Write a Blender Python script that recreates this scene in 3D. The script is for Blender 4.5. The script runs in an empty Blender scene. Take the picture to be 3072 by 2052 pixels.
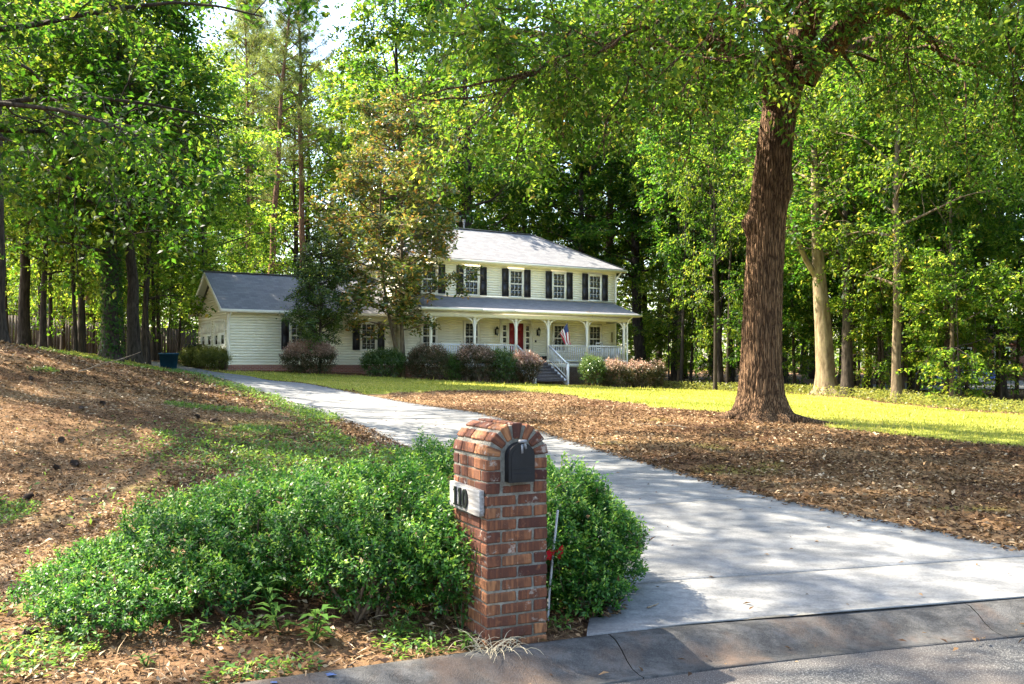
import bpy, math, random
import numpy as np
from mathutils import Vector, Matrix

SC = bpy.context.scene
COL = SC.collection
R = math.radians

# ------------------------------------------------------------------ camera, sky, sun, exposure
cam_d = bpy.data.cameras.new('camera')
cam = bpy.data.objects.new('camera', cam_d)
COL.objects.link(cam)
cam.location = (0, 0, 1.75)
cam.rotation_euler = (R(90), 0, 0)
cam_d.sensor_width = 36
cam_d.lens = 32.81
cam_d.shift_y = 0.0234
cam_d.clip_end = 3000
SC.camera = cam

SUN_EL, SUN_AZ = 50.0, -74.0          # azimuth measured clockwise from +Y (camera forward)
world = bpy.data.worlds.new('World')
SC.world = world
world.use_nodes = True
wn = world.node_tree.nodes
sky = wn.new('ShaderNodeTexSky')
sky.sky_type = 'NISHITA'
sky.sun_disc = False
sky.sun_elevation = R(SUN_EL)
sky.sun_rotation = R(SUN_AZ)
sky.air_density = 1.2
sky.dust_density = 2.0
sky.ozone_density = 1.0
world.node_tree.links.new(sky.outputs[0], wn['Background'].inputs['Color'])
wn['Background'].inputs['Strength'].default_value = 0.13

sd = bpy.data.lights.new('sun', 'SUN')
sd.energy = 4.8
sd.angle = R(0.5)
sd.color = (1.0, 0.91, 0.74)
sun = bpy.data.objects.new('sun', sd)
COL.objects.link(sun)
to_sun = Vector((math.sin(R(SUN_AZ)) * math.cos(R(SUN_EL)), math.cos(R(SUN_AZ)) * math.cos(R(SUN_EL)), math.sin(R(SUN_EL))))
sun.rotation_euler = to_sun.to_track_quat('Z', 'Y').to_euler()
sun.location = (-40, 20, 60)

SC.view_settings.view_transform = 'Standard'
SC.view_settings.look = 'None'
SC.view_settings.gamma = 1.0
SC.view_settings.use_curve_mapping = False
SC.view_settings.exposure = 2.5
cy = SC.cycles
cy.max_bounces = 7
cy.diffuse_bounces = 4
cy.glossy_bounces = 2
cy.transmission_bounces = 4
cy.transparent_max_bounces = 4
cy.caustics_reflective = False
cy.caustics_refractive = False
cy.use_denoising = True

# ------------------------------------------------------------------ object and mesh helpers
def link(o, parent=None):
    COL.objects.link(o)
    if parent is not None:
        o.parent = parent
    return o

def tag(o, label=None, cat=None, group=None, kind=None):
    if label: o['label'] = label
    if cat: o['category'] = cat
    if group: o['group'] = group
    if kind: o['kind'] = kind
    return o

def empty(name, loc=(0, 0, 0), rz=0.0, parent=None):
    o = bpy.data.objects.new(name, None)
    o.empty_display_size = 0.2
    link(o, parent)
    o.location = loc
    o.rotation_euler = (0, 0, rz)
    return o

def np_mesh(name, V, faces, attrs=None, smooth=False, mats=()):
    me = bpy.data.meshes.new(name)
    V = np.asarray(V, np.float32)
    me.vertices.add(len(V))
    me.vertices.foreach_set('co', V.ravel())
    idx = []; sizes = []
    for F in faces:
        F = np.asarray(F, np.int32)
        if len(F) == 0: continue
        idx.append(F.ravel()); sizes.append(np.full(len(F), F.shape[1], np.int32))
    idx = np.concatenate(idx); sizes = np.concatenate(sizes)
    me.loops.add(len(idx))
    me.loops.foreach_set('vertex_index', idx)
    me.polygons.add(len(sizes))
    starts = np.concatenate([[0], np.cumsum(sizes)[:-1]]).astype(np.int32)
    me.polygons.foreach_set('loop_start', starts)
    if smooth:
        me.polygons.foreach_set('use_smooth', np.ones(len(sizes), bool))
    for k, a in (attrs or {}).items():
        at = me.attributes.new(k, 'FLOAT', 'POINT')
        at.data.foreach_set('value', np.asarray(a, np.float32))
    for m in mats: me.materials.append(m)
    me.update()
    me.validate()
    return me

class MB:
    """Collects vertices and faces for ONE mesh."""
    def __init__(self):
        self.V = []; self.F = {}; self.T = []; self.n = 0
    def add(self, V, F, tint=0.5):
        V = np.asarray(V, float).reshape(-1, 3)
        F = np.asarray(F, int)
        self.F.setdefault(F.shape[1], []).append(F + self.n)
        self.V.append(V)
        t = np.asarray(tint, float)
        self.T.append(np.full(len(V), float(t)) if t.ndim == 0 else t)
        self.n += len(V)
        return self
    def box(self, x0, x1, y0, y1, z0, z1):
        V = [(x0, y0, z0), (x1, y0, z0), (x1, y1, z0), (x0, y1, z0), (x0, y0, z1), (x1, y0, z1), (x1, y1, z1), (x0, y1, z1)]
        F = [(0, 3, 2, 1), (4, 5, 6, 7), (0, 1, 5, 4), (1, 2, 6, 5), (2, 3, 7, 6), (3, 0, 4, 7)]
        return self.add(V, F)
    def bar(self, a, b, w, h, up=(0, 0, 1)):
        a = np.array(a, float); b = np.array(b, float); d = b - a; d /= np.linalg.norm(d)
        s = np.cross(d, up); s /= np.linalg.norm(s); u = np.cross(s, d)
        V = [p + s * i * w / 2 + u * j * h / 2 for p in (a, b) for (i, j) in ((-1, -1), (1, -1), (1, 1), (-1, 1))]
        F = [(0, 1, 2, 3), (7, 6, 5, 4), (0, 4, 5, 1), (1, 5, 6, 2), (2, 6, 7, 3), (3, 7, 4, 0)]
        return self.add(V, F)
    def tube(self, P, rad, sides=6, tint=0.5, cap=False):
        P = np.asarray(P, float); n = len(P)
        rad = np.broadcast_to(np.asarray(rad, float), (n,))
        T = np.gradient(P, axis=0); T /= np.linalg.norm(T, axis=1)[:, None] + 1e-9
        m = T.mean(0)
        ref = np.array([1.0, 0.13, 0]) if abs(m[2]) > 0.7 * np.linalg.norm(m) else np.array([0, 0, 1.0])
        S = np.cross(T, ref); S /= np.linalg.norm(S, axis=1)[:, None] + 1e-9
        B = np.cross(S, T)
        a = np.linspace(0, 2 * np.pi, sides, endpoint=False)
        V = P[:, None] + rad[:, None, None] * (S[:, None] * np.cos(a)[None, :, None] + B[:, None] * np.sin(a)[None, :, None])
        i = np.arange(n - 1)[:, None] * sides; j = np.arange(sides)[None]; j2 = (j + 1) % sides
        F = np.stack([i + j, i + j2, i + sides + j2, i + sides + j], -1).reshape(-1, 4)
        self.add(V.reshape(-1, 3), F, tint)
        if cap:
            for e, o in ((0, 1), (n - 1, 0)):
                c = P[e]; ring = V[e]
                VV = np.vstack([ring, c[None]])
                q = np.arange(sides)
                f = np.stack([q, (q + 1) % sides, np.full(sides, sides)], -1)
                self.add(VV, f if not o else f[:, ::-1], tint)
        return self
    def leaves(self, P, D, N, L, W, tint, fold=0.15, curl=0.1):
        D = D / (np.linalg.norm(D, axis=1)[:, None] + 1e-9)
        S = np.cross(D, N); S /= np.linalg.norm(S, axis=1)[:, None] + 1e-9
        N = np.cross(S, D)
        L = np.broadcast_to(L, (len(P),))[:, None]; W = np.broadcast_to(W, (len(P),))[:, None]
        m = P + D * L * 0.45 + N * W * fold
        V = np.stack([P, m + S * W * 0.5, P + D * L - N * L * curl, m - S * W * 0.5], 1)
        q = np.arange(len(P))[:, None] * 4 + np.arange(4)[None]
        return self.add(V.reshape(-1, 3), q, np.repeat(np.asarray(tint, float), 4))
    def mesh(self, name, mat=None, smooth=False, tint=True):
        return np_mesh(name, np.vstack(self.V), [np.vstack(f) for f in self.F.values()],
                       {'tint': np.concatenate(self.T)} if tint else None, smooth, (mat,) if mat else ())
    def obj(self, name, mat, parent=None, smooth=False, loc=None, tint=False):
        o = bpy.data.objects.new(name, self.mesh(name, mat, smooth, tint))
        link(o, parent)
        if loc is not None: o.location = loc
        return o

def inst(name, me, parent=None, loc=(0, 0, 0), rot=(0, 0, 0), scale=(1, 1, 1)):
    o = bpy.data.objects.new(name, me)
    link(o, parent)
    o.location = loc; o.rotation_euler = rot; o.scale = scale
    return o

def unit(rng, n):
    v = rng.normal(size=(n, 3))
    return v / np.linalg.norm(v, axis=1)[:, None]

def vnoise(x, y, s=1.0, seed=0):
    """cheap smooth noise, about -1..1"""
    r = np.random.default_rng(seed)
    o = 0
    for k in range(7):
        a = r.uniform(0, 6.28); f = r.uniform(0.6, 2.2) / s; p = r.uniform(0, 6.28)
        o = o + np.sin((x * np.cos(a) + y * np.sin(a)) * f + p + 1.3 * np.sin((y * np.cos(a) - x * np.sin(a)) * f * 0.7 + p * 2))
    return o / 4.0

# ------------------------------------------------------------------ material helpers
class NT:
    def __init__(self, name):
        self.m = bpy.data.materials.new(name)
        self.m.use_nodes = True
        self.t = self.m.node_tree
        self.n = self.t.nodes
        self.b = self.n['Principled BSDF']
        self.out = self.n['Material Output']
    def node(self, typ, **kw):
        nd = self.n.new('ShaderNode' + typ)
        for k, v in kw.items():
            if k in nd.inputs: nd.inputs[k].default_value = v
            else: setattr(nd, k, v)
        return nd
    def link(self, a, b): self.t.links.new(a, b)
    def coord(self, kind='Object', scale=(1, 1, 1)):
        tc = self.node('TexCoord'); mp = self.node('Mapping')
        mp.inputs['Scale'].default_value = scale
        self.link(tc.outputs[kind], mp.inputs['Vector'])
        return mp.outputs[0]
    def noise(self, vec, scale, detail=4, rough=0.6):
        nd = self.node('TexNoise'); nd.inputs['Scale'].default_value = scale
        nd.inputs['Detail'].default_value = detail; nd.inputs['Roughness'].default_value = rough
        if vec is not None: self.link(vec, nd.inputs['Vector'])
        return nd.outputs['Fac']
    def ramp(self, fac, stops):
        nd = self.node('ValToRGB')
        el = nd.color_ramp.elements
        while len(el) < len(stops): el.new(0.5)
        for e, (p, c) in zip(el, stops):
            e.position = p; e.color = (*c, 1) if len(c) == 3 else c
        self.link(fac, nd.inputs['Fac'])
        return nd.outputs['Color']
    def mix(self, fac, a, b, blend='MIX'):
        nd = self.node('Mix', data_type='RGBA', blend_type=blend)
        for s, v in ((0, fac), (6, a), (7, b)):
            if hasattr(v, 'is_linked') or isinstance(v, bpy.types.NodeSocket): self.link(v, nd.inputs[s])
            else: nd.inputs[s].default_value = v if s == 0 else (*v, 1)
        return nd.outputs[2]
    def attr(self, name):
        nd = self.node('Attribute'); nd.attribute_name = name
        return nd.outputs['Fac']
    def bump(self, h, strength=0.3, dist=0.02):
        nd = self.node('Bump'); nd.inputs['Strength'].default_value = strength; nd.inputs['Distance'].default_value = dist
        self.link(h, nd.inputs['Height']); self.link(nd.outputs[0], self.b.inputs['Normal'])
    def base(self, c):
        if isinstance(c, bpy.types.NodeSocket): self.link(c, self.b.inputs['Base Color'])
        else: self.b.inputs['Base Color'].default_value = (*c, 1)
    def set(self, **kw):
        for k, v in kw.items(): self.b.inputs[k.replace('_', ' ')].default_value = v

def plain(name, col, rough=0.6, var=0.12, scale=8.0, bump=0.0, spec=0.4, coord='Object'):
    """painted or moulded surface with slight uneven tone and wear"""
    m = NT(name)
    v = m.coord(coord)
    f = m.noise(v, scale, 5)
    lo = tuple(c * (1 - var) for c in col); hi = tuple(min(1, c * (1 + var)) for c in col)
    m.base(m.ramp(f, [(0.3, lo), (0.7, hi)]))
    m.set(Roughness=rough)
    m.b.inputs['Specular IOR Level'].default_value = spec
    if bump: m.bump(m.noise(v, scale * 5, 4), bump, 0.01)
    return m.m

def leaf_mat(name, stops, tstops, trans=0.45, rough=0.42, spec=0.4, objvar=0.25):
    m = NT(name)
    a = m.attr('tint')
    c = m.ramp(a, stops)
    t = m.ramp(a, tstops)
    oi = m.node('ObjectInfo')
    hs = m.node('HueSaturation')
    mr = m.node('MapRange'); mr.inputs[3].default_value = 1 - objvar; mr.inputs[4].default_value = 1 + objvar
    m.link(oi.outputs['Random'], mr.inputs[0]); m.link(mr.outputs[0], hs.inputs['Value'])
    m.link(c, hs.inputs['Color'])
    m.base(hs.outputs[0])
    m.set(Roughness=rough)
    m.b.inputs['Specular IOR Level'].default_value = spec
    tr = m.node('BsdfTranslucent')
    hs2 = m.node('HueSaturation'); m.link(mr.outputs[0], hs2.inputs['Value']); m.link(t, hs2.inputs['Color'])
    m.link(hs2.outputs[0], tr.inputs['Color'])
    mx = m.node('MixShader'); mx.inputs[0].default_value = trans
    m.link(m.b.outputs[0], mx.inputs[1]); m.link(tr.outputs[0], mx.inputs[2])
    m.link(mx.outputs[0], m.out.inputs['Surface'])
    return m.m

def bark_mat(name, dark, light, vscale=(14, 14, 2.2), strength=0.9, dist=0.03, patch=None, plates=0):
    m = NT(name)
    v = m.coord('Object', vscale)
    n1 = m.noise(v, 1.0, 6, 0.65)
    v2 = m.coord('Object')
    n2 = m.noise(v2, 1.3, 4)
    c = m.ramp(n1, [(0.34, dark), (0.5, tuple((a + b) / 2 for a, b in zip(dark, light))), (0.68, light)])
    if patch:
        n3 = m.noise(v2, 2.6, 5)
        c = m.mix(m.ramp(n3, [(0.56, (0, 0, 0)), (0.66, (1, 1, 1))]), c, patch)
    c = m.mix(m.ramp(n2, [(0.3, (.45, .45, .45)), (0.62, (0, 0, 0))]), c, tuple(x * .55 for x in dark))
    if plates:
        vo = m.node('TexVoronoi', feature='DISTANCE_TO_EDGE'); vo.inputs['Scale'].default_value = 1.0; vo.inputs['Randomness'].default_value = 1.0
        wv = m.node('VectorMath', operation='ADD'); nz = m.node('TexNoise'); nz.inputs['Scale'].default_value = 3.0
        m.link(m.coord('Object', (plates, plates, plates * .085)), wv.inputs[0]); m.link(nz.outputs['Color'], wv.inputs[1]); m.link(wv.outputs[0], vo.inputs['Vector'])
        cr = m.ramp(vo.outputs['Distance'], [(.0, (0, 0, 0)), (.16, (1, 1, 1))])
        c = m.mix(cr, tuple(x * .6 for x in dark), c)
        mm = m.node('Math', operation='MULTIPLY'); m.link(n1, mm.inputs[0]); m.link(cr, mm.inputs[1]); n1 = mm.outputs[0]
    m.base(c)
    m.set(Roughness=0.9)
    m.b.inputs['Specular IOR Level'].default_value = 0.15
    m.bump(n1, strength, dist)
    return m.m

# ------------------------------------------------------------------ terrain (heights fitted through measured spots, metres)
CP = np.array([
    (-12, -1, .1), (-8, 1.0, .05), (-4, 3.8, .02), (-1.5, 5.15, .0), (.5, 6.0, .0), (3.9, 7.05, .0), (8, 8.2, .0), (14, 9.5, .0), (22, 11, .0), (40, 14, 0),
    (-4.94, 9, .24), (-6.6, 12, .88), (-8.5, 15.5, 1.46), (-11, 20, 2.24), (-3.0, 8.6, .28), (-5.55, 15, 1.0), (-2.5, 11.0, .36), (-15, 14, 2.6), (-20, 22, 3.2), (-14, 6, 1.6), (-25, 5, 2.6), (-30, 30, 3.4),
    (-16.4, 38, 2.1), (-14.6, 33, 1.95), (-14, 36, 1.68), (-25, 45, 2.7), (-40, 60, 3.2), (-20, 60, 2.2),
    (-15.5, 42, 1.6), (-13.5, 42.5, 1.62), (-9, 44.5, 1.42), (-5, 45, 1.18), (0, 46, .93), (5, 48.5, .65), (8, 52, .5), (0, 64, 1.1), (-10, 62, 1.7), (10, 64, .5),
    (-30, 120, 3), (0, 120, 1.5), (30, 120, 1.0), (70, 110, .8), (-80, 110, 3.5), (60, 50, .3), (-60, 20, 3.5), (60, 25, 0),
    (9.4, 17.1, .3), (17.8, 32.5, .12), (14, 43, .42), (20, 58, .5), (28, 48, .3), (36, 62, .9), (28, 62, .8), (12, 11.5, .08), (22, 17, .1), (34, 32, .05),
    (5.5, 20.5, .58), (1.54, 14.5, .39), (-1.92, 15.3, .43), (3.08, 10.5, .2), (-.94, 21.5, .68), (-4.65, 21, .70), (-7.1, 32.2, 1.13), (-7.24, 27, .95), (-10.97, 34.8, 1.26), (-14.2, 40.4, 1.48), (-10.7, 37.4, 1.33), (4, 33, .75), (9, 30, .45)], float)

def _U(r2): return r2 * np.log(r2 + 1e-9) * .5
def _fit(lam=2.0):
    P = CP[:, :2]; n = len(P)
    d = ((P[:, None] - P[None]) ** 2).sum(-1)
    A = np.zeros((n + 3, n + 3))
    A[:n, :n] = _U(d) + lam * np.eye(n)
    A[:n, n] = 1; A[:n, n + 1:] = P; A[n, :n] = 1; A[n + 1:, :n] = P.T
    b = np.zeros(n + 3); b[:n] = CP[:, 2]
    return np.linalg.solve(A, b)
_W = _fit()
def tps(x, y):
    x = np.asarray(x, float); y = np.asarray(y, float); sh = x.shape
    x = np.clip(x.ravel(), -90, 90); y = np.clip(y.ravel(), -12, 130)
    out = np.empty(len(x)); P = CP[:, :2]; n = len(P)
    for i in range(0, len(x), 20000):
        q = np.stack([x[i:i + 20000], y[i:i + 20000]], 1)
        d = ((q[:, None] - P[None]) ** 2).sum(-1)
        out[i:i + 20000] = _U(d) @ _W[:n] + _W[n] + q @ _W[n + 1:]
    return out.reshape(sh)

def curb_y(x):
    x = np.asarray(x, float)
    xm = np.clip(x, -7, 7.5)
    return 5.794 + .4126 * xm - .02387 * xm ** 2 + (x - xm) * (.4126 - .04774 * xm)

def inpoly(x, y, poly):
    x = np.asarray(x); y = np.asarray(y); c = np.zeros(x.shape, bool)
    n = len(poly)
    for i in range(n):
        x1, y1 = poly[i]; x2, y2 = poly[(i + 1) % n]
        c ^= ((y1 > y) != (y2 > y)) & (x < (x2 - x1) * (y - y1) / (y2 - y1 + 1e-12) + x1)
    return c

# driveway edges, street to garage court
DL = np.array([(.48, 5.99), (.60, 7.3), (.30, 9.4), (-.6, 12.2), (-1.85, 15), (-2.67, 16.9), (-4.35, 20.3), (-6.9, 25.9), (-9.72, 31), (-12.9, 36.2), (-15.8, 40.6), (-19.5, 44.0)])
DR = np.array([(5.6, 7.38), (4.62, 8.51), (3.11, 10.64), (2.3, 12.5), (1.54, 14.54), (.55, 17.68), (-.95, 21.76), (-3.63, 27.6), (-7.18, 32.44), (-10.93, 38.1), (-14.3, 42.6), (-17.0, 47.0)])
def smooth_line(P, n=221):
    t = np.arange(len(P)); q = np.linspace(0, len(P) - 1, n)
    i = np.clip(q.astype(int), 0, len(P) - 2); f = (q - i)[:, None]
    Pp = np.vstack([2 * P[0] - P[1], P, 2 * P[-1] - P[-2]])
    p0, p1, p2, p3 = Pp[i], Pp[i + 1], Pp[i + 2], Pp[i + 3]
    return .5 * (2 * p1 + (p2 - p0) * f + (2 * p0 - 5 * p1 + 4 * p2 - p3) * f ** 2 + (3 * p1 - p0 - 3 * p2 + p3) * f ** 3)
DLs, DRs = smooth_line(DL), smooth_line(DR)
DRIVE = [tuple(p) for p in DLs] + [tuple(p) for p in DRs[::-1]]

LAWN = [(-4.7, 29.6), (-2.6, 32.2), (-.4, 33.6), (1.0, 33.0), (1.86, 31.0), (3.0, 27.2), (3.73, 24.7), (5.1, 22.9), (6.1, 19.9), (6.83, 18.8), (8.95, 16.4), (13, 14.0), (25, 15), (30, 22), (23, 27), (16, 29.6),
        (14.7, 35.5), (14, 41), (12, 46), (8.5, 50.5), (6.3, 48.6), (2.5, 45.4), (-3.0, 42.4), (-5, 43.4), (-9, 42.6), (-13.4, 42.2), (-14.8, 43.0), (-10.9, 38.1), (-7.2, 32.4)]
LAWN_B = [(-13.2, 36.4), (-15.6, 40.6), (-18.5, 43), (-20, 41), (-17.5, 36), (-16, 33.5), (-14, 34)]

def lawn_mask(x, y):
    jx = x + .35 * vnoise(x, y, .7, 3); jy = y + .35 * vnoise(x, y, .6, 4)
    return inpoly(jx, jy, LAWN) | inpoly(jx, jy, LAWN_B)

def gz(x, y):
    """ground height as built"""
    x = np.asarray(x, float); y = np.asarray(y, float)
    z = tps(x, y)
    near = np.clip((y - curb_y(x)) / .6, 0, 1)
    ind = inpoly(x, y, DRIVE)
    rough = np.where(ind, 0, 1) * near * np.where(y < 60, 1, .3)
    z = z + rough * (.022 * vnoise(x, y, .45, 11) + .03 * vnoise(x, y, 1.7, 12))
    z = z * near
    return np.where(ind, z - .06, z)

def axis(lo, hi, fine_lo, fine_hi, d, grow):
    a = list(np.arange(fine_lo, fine_hi, d))
    s = d; v = fine_hi
    while v < hi:
        a.append(v); s *= grow; v += s
    a.append(hi)
    s = d; v = fine_lo - s; b = []
    while v > lo:
        b.append(v); s *= grow; v -= s
    b.append(lo)
    return np.array(sorted(set(b)) + a)

# --- ground material
def ground_material():
    m = NT('ground_soil_and_turf')
    v = m.coord('Object')
    a = m.attr('lawn')
    big = m.noise(v, .35, 4)
    fine = m.noise(v, 14, 6, .7)
    fine2 = m.noise(m.coord('Object', (1, 1, 1)), 45, 5, .7)
    soil = m.ramp(fine, [(.3, (.030, .015, .009)), (.48, (.075, .037, .019)), (.62, (.15, .078, .040)), (.78, (.28, .165, .09))])
    soil2 = m.ramp(fine2, [(.35, (.025, .012, .008)), (.55, (.085, .043, .023)), (.75, (.20, .11, .06))])
    soil = m.mix(.5, soil, soil2)
    tan = m.ramp(big, [(.40, (0, 0, 0)), (.62, (.75, .75, .75))])
    soil = m.mix(tan, soil, (.25, .155, .078))
    turf = m.ramp(fine2, [(.3, (.13, .15, .025)), (.6, (.26, .27, .045)), (.8, (.38, .34, .09))])
    m.base(m.mix(a, soil, turf))
    m.set(Roughness=.95)
    m.b.inputs['Specular IOR Level'].default_value = .1
    m.bump(fine2, .6, .03)
    return m.m

def concrete_mat(name, dark, light, stain=.35, scale=1.0, bump=.15, dirt=None):
    m = NT(name)
    v = m.coord('Object')
    n1 = m.noise(v, .8 * scale, 8, .68)
    n2 = m.noise(v, 55 * scale, 3, .7)
    n3 = m.noise(v, 6 * scale, 5, .7)
    c = m.ramp(n1, [(.32, dark), (.68, light)])
    c = m.mix(m.ramp(n3, [(.45, (0, 0, 0)), (.75, (stain, stain, stain))]), c, tuple(x * .55 for x in dark))
    n4 = m.noise(m.coord('Object', (1.0, 2.6, 1)), 2.3 * scale, 7, .72)
    c = m.mix(m.ramp(n4, [(.47, (0, 0, 0)), (.56, (.55, .55, .55)), (.70, (.9, .9, .9))]), c, tuple(x * .62 for x in dark))
    if dirt: c = m.mix(m.ramp(m.noise(v, 1.7, 6, .6), [(.5, (0, 0, 0)), (.68, (.8, .8, .8))]), c, dirt)
    c = m.mix(.25, c, m.ramp(n2, [(.3, tuple(x * .5 for x in dark)), (.7, tuple(min(1, x * 1.25) for x in light))]))
    m.base(c)
    m.set(Roughness=.88)
    m.b.inputs['Specular IOR Level'].default_value = .25
    m.bump(n2, bump, .008)
    return m.m

M_GROUND = ground_material()
M_DRIVE = concrete_mat('driveway_concrete', (.125, .126, .130), (.265, .26, .25), .85)
M_CURB = concrete_mat('curb_concrete', (.020, .020, .021), (.13, .124, .118), .85, 2.0, 1.0, (.12, .072, .045))
def asphalt():
    m = NT('asphalt')
    v = m.coord('Object')
    n = m.noise(v, 110, 2, .8); n2 = m.noise(v, .9, 5)
    c = m.ramp(n, [(.38, (.016, .016, .018)), (.54, (.045, .044, .044)), (.64, (.22, .21, .20))])
    m.base(m.mix(m.ramp(n2, [(.4, (0, 0, 0)), (.7, (.5, .5, .5))]), c, (.11, .08, .062)))
    m.set(Roughness=.9); m.bump(n, .7, .012)
    return m.m
M_ROAD = asphalt()

# --- ground sheet
xs = axis(-420, 420, -9, 11, .14, 1.07)
vs = np.concatenate([[0, .06, .12], axis(.2, 560, .2, 16, .14, 1.055)])
X, Vv = np.meshgrid(xs, vs)
Y = curb_y(X) + Vv
Z = gz(X, Y)
nx, ny = len(xs), len(vs)
ii = np.arange(ny - 1)[:, None] * nx + np.arange(nx - 1)[None]
F = np.stack([ii, ii + 1, ii + nx + 1, ii + nx], -1).reshape(-1, 4)
lm = lawn_mask(X, Y).astype(float)
patch = (vnoise(X, Y, 1.1, 21) + .6 * vnoise(X, Y, .35, 22))
lm = np.where((lm < .5) & (Y < 26) & (X < 6), np.clip(patch - .75, 0, .35), lm)
g = bpy.data.objects.new('ground', np_mesh('ground', np.stack([X, Y, Z], -1).reshape(-1, 3), [F], {'lawn': lm.ravel()}, True, (M_GROUND,)))
link(g); tag(g, 'leaf-strewn bank, mulch bed and lawn rising from the kerb', 'ground', kind='structure')

# --- driveway slabs
drive = empty('driveway', (0, 0, 0))
tag(drive, 'long pale concrete driveway curving up from the street to the garage', 'driveway', kind='structure')
joints = [0, 17, 42, 66, 90, 114, 138, 160, 180, 200, 220]
for a, b in zip(joints[:-1], joints[1:]):
    q = np.arange(a, b + 1)
    nu = 15
    L = DLs[q].copy(); Rr = DRs[q].copy()
    if b < 220:
        e = .010
        for S in (L, Rr):
            d = S[-1] - S[-2]; S[-1] -= d / np.linalg.norm(d) * e
    t = np.linspace(0, 1, nu)[None, :, None]
    P = L[:, None] * (1 - t) + Rr[:, None] * t
    if a == 0:      # the street end follows the kerb
        P[0, :, 1] = curb_y(P[0, :, 0]) + .012 + .006 * np.sin(P[0, :, 0] * 9)
    z = tps(P[..., 0], P[..., 1]) * np.clip((P[..., 1] - curb_y(P[..., 0])) / .6, 0, 1) + .022 + .004 * np.random.default_rng(a).uniform(-1, 1)
    m_, n_ = P.shape[:2]
    top = np.concatenate([P, z[..., None]], -1).reshape(-1, 3)
    bot = top.copy(); bot[:, 2] -= .11
    k = np.arange(m_ - 1)[:, None] * n_ + np.arange(n_ - 1)[None]
    F = np.stack([k, k + 1, k + n_ + 1, k + n_], -1).reshape(-1, 4)
    rim = list(range(n_)) + [r * n_ + n_ - 1 for r in range(1, m_)] + list(range(m_ * n_ - 2, (m_ - 1) * n_ - 1, -1)) + [r * n_ for r in range(m_ - 2, 0, -1)]
    rim = np.array(rim); r2 = np.roll(rim, -1); N_ = len(top)
    S = np.stack([rim, rim + N_, r2 + N_, r2], -1)
    o = bpy.data.objects.new('slab', np_mesh('slab', np.vstack([top, bot]), [F, S], None, False, (M_DRIVE,)))
    link(o, drive)

# --- rolled kerb in segments, and the street
kerb = empty('kerb', (0, 0, 0))
tag(kerb, 'weathered rolled concrete kerb along the street', 'kerb', kind='structure')
prof = np.array([(.0, -.16), (.0, .012), (.04, .016), (.12, .004), (.20, -.034), (.27, -.082), (.34, -.112), (.42, -.122), (.48, -.120), (.48, -.2)])
cuts = [-14, -9.2, -6.2, -3.3, .62, 3.3, 6.2, 9.3, 12.4, 18, 26, 40]
for a, b in zip(cuts[:-1], cuts[1:]):
    x = np.linspace(a, b - .008, 24)
    y = curb_y(x); dy = np.gradient(y, x); nrm = np.stack([dy, -np.ones_like(dy)], 1); nrm /= np.linalg.norm(nrm, axis=1)[:, None]
    V = np.zeros((len(x), len(prof), 3))
    V[..., 0] = x[:, None] + nrm[:, 0:1] * prof[None, :, 0]
    V[..., 1] = y[:, None] + nrm[:, 1:2] * prof[None, :, 0]
    V[..., 2] = prof[None, :, 1] + .004 * np.sin(x * 2.1)[:, None]
    p = len(prof); k = np.arange(len(x) - 1)[:, None] * p + np.arange(p - 1)[None]
    F = np.stack([k, k + p, k + p + 1, k + 1], -1).reshape(-1, 4)
    o = bpy.data.objects.new('kerb_segment', np_mesh('kerb_segment', V.reshape(-1, 3), [F], None, True, (M_CURB,)))
    link(o, kerb)
x = np.concatenate([np.linspace(-160, -14, 12, endpoint=False), np.linspace(-14, 40, 60, endpoint=False), np.linspace(40, 220, 12)])
y = curb_y(x); dy = np.gradient(y, x); nrm = np.stack([dy, -np.ones_like(dy)], 1); nrm /= np.linalg.norm(nrm, axis=1)[:, None]
off = np.array([.468, 1.2, 2.5, 5, 9, 60]); zz = np.array([-.128, -.118, -.10, -.08, -.10, -.10])
V = np.zeros((len(x), 6, 3)); V[..., 0] = x[:, None] + nrm[:, 0:1] * off; V[..., 1] = y[:, None] + nrm[:, 1:2] * off; V[..., 2] = zz
k = np.arange(len(x) - 1)[:, None] * 6 + np.arange(5)[None]
F = np.stack([k, k + 6, k + 7, k + 1], -1).reshape(-1, 4)
road = bpy.data.objects.new('street', np_mesh('street', V.reshape(-1, 3), [F], None, True, (M_ROAD,)))
link(road); tag(road, 'grey asphalt street running past the brick mailbox', 'street', kind='structure')

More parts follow.
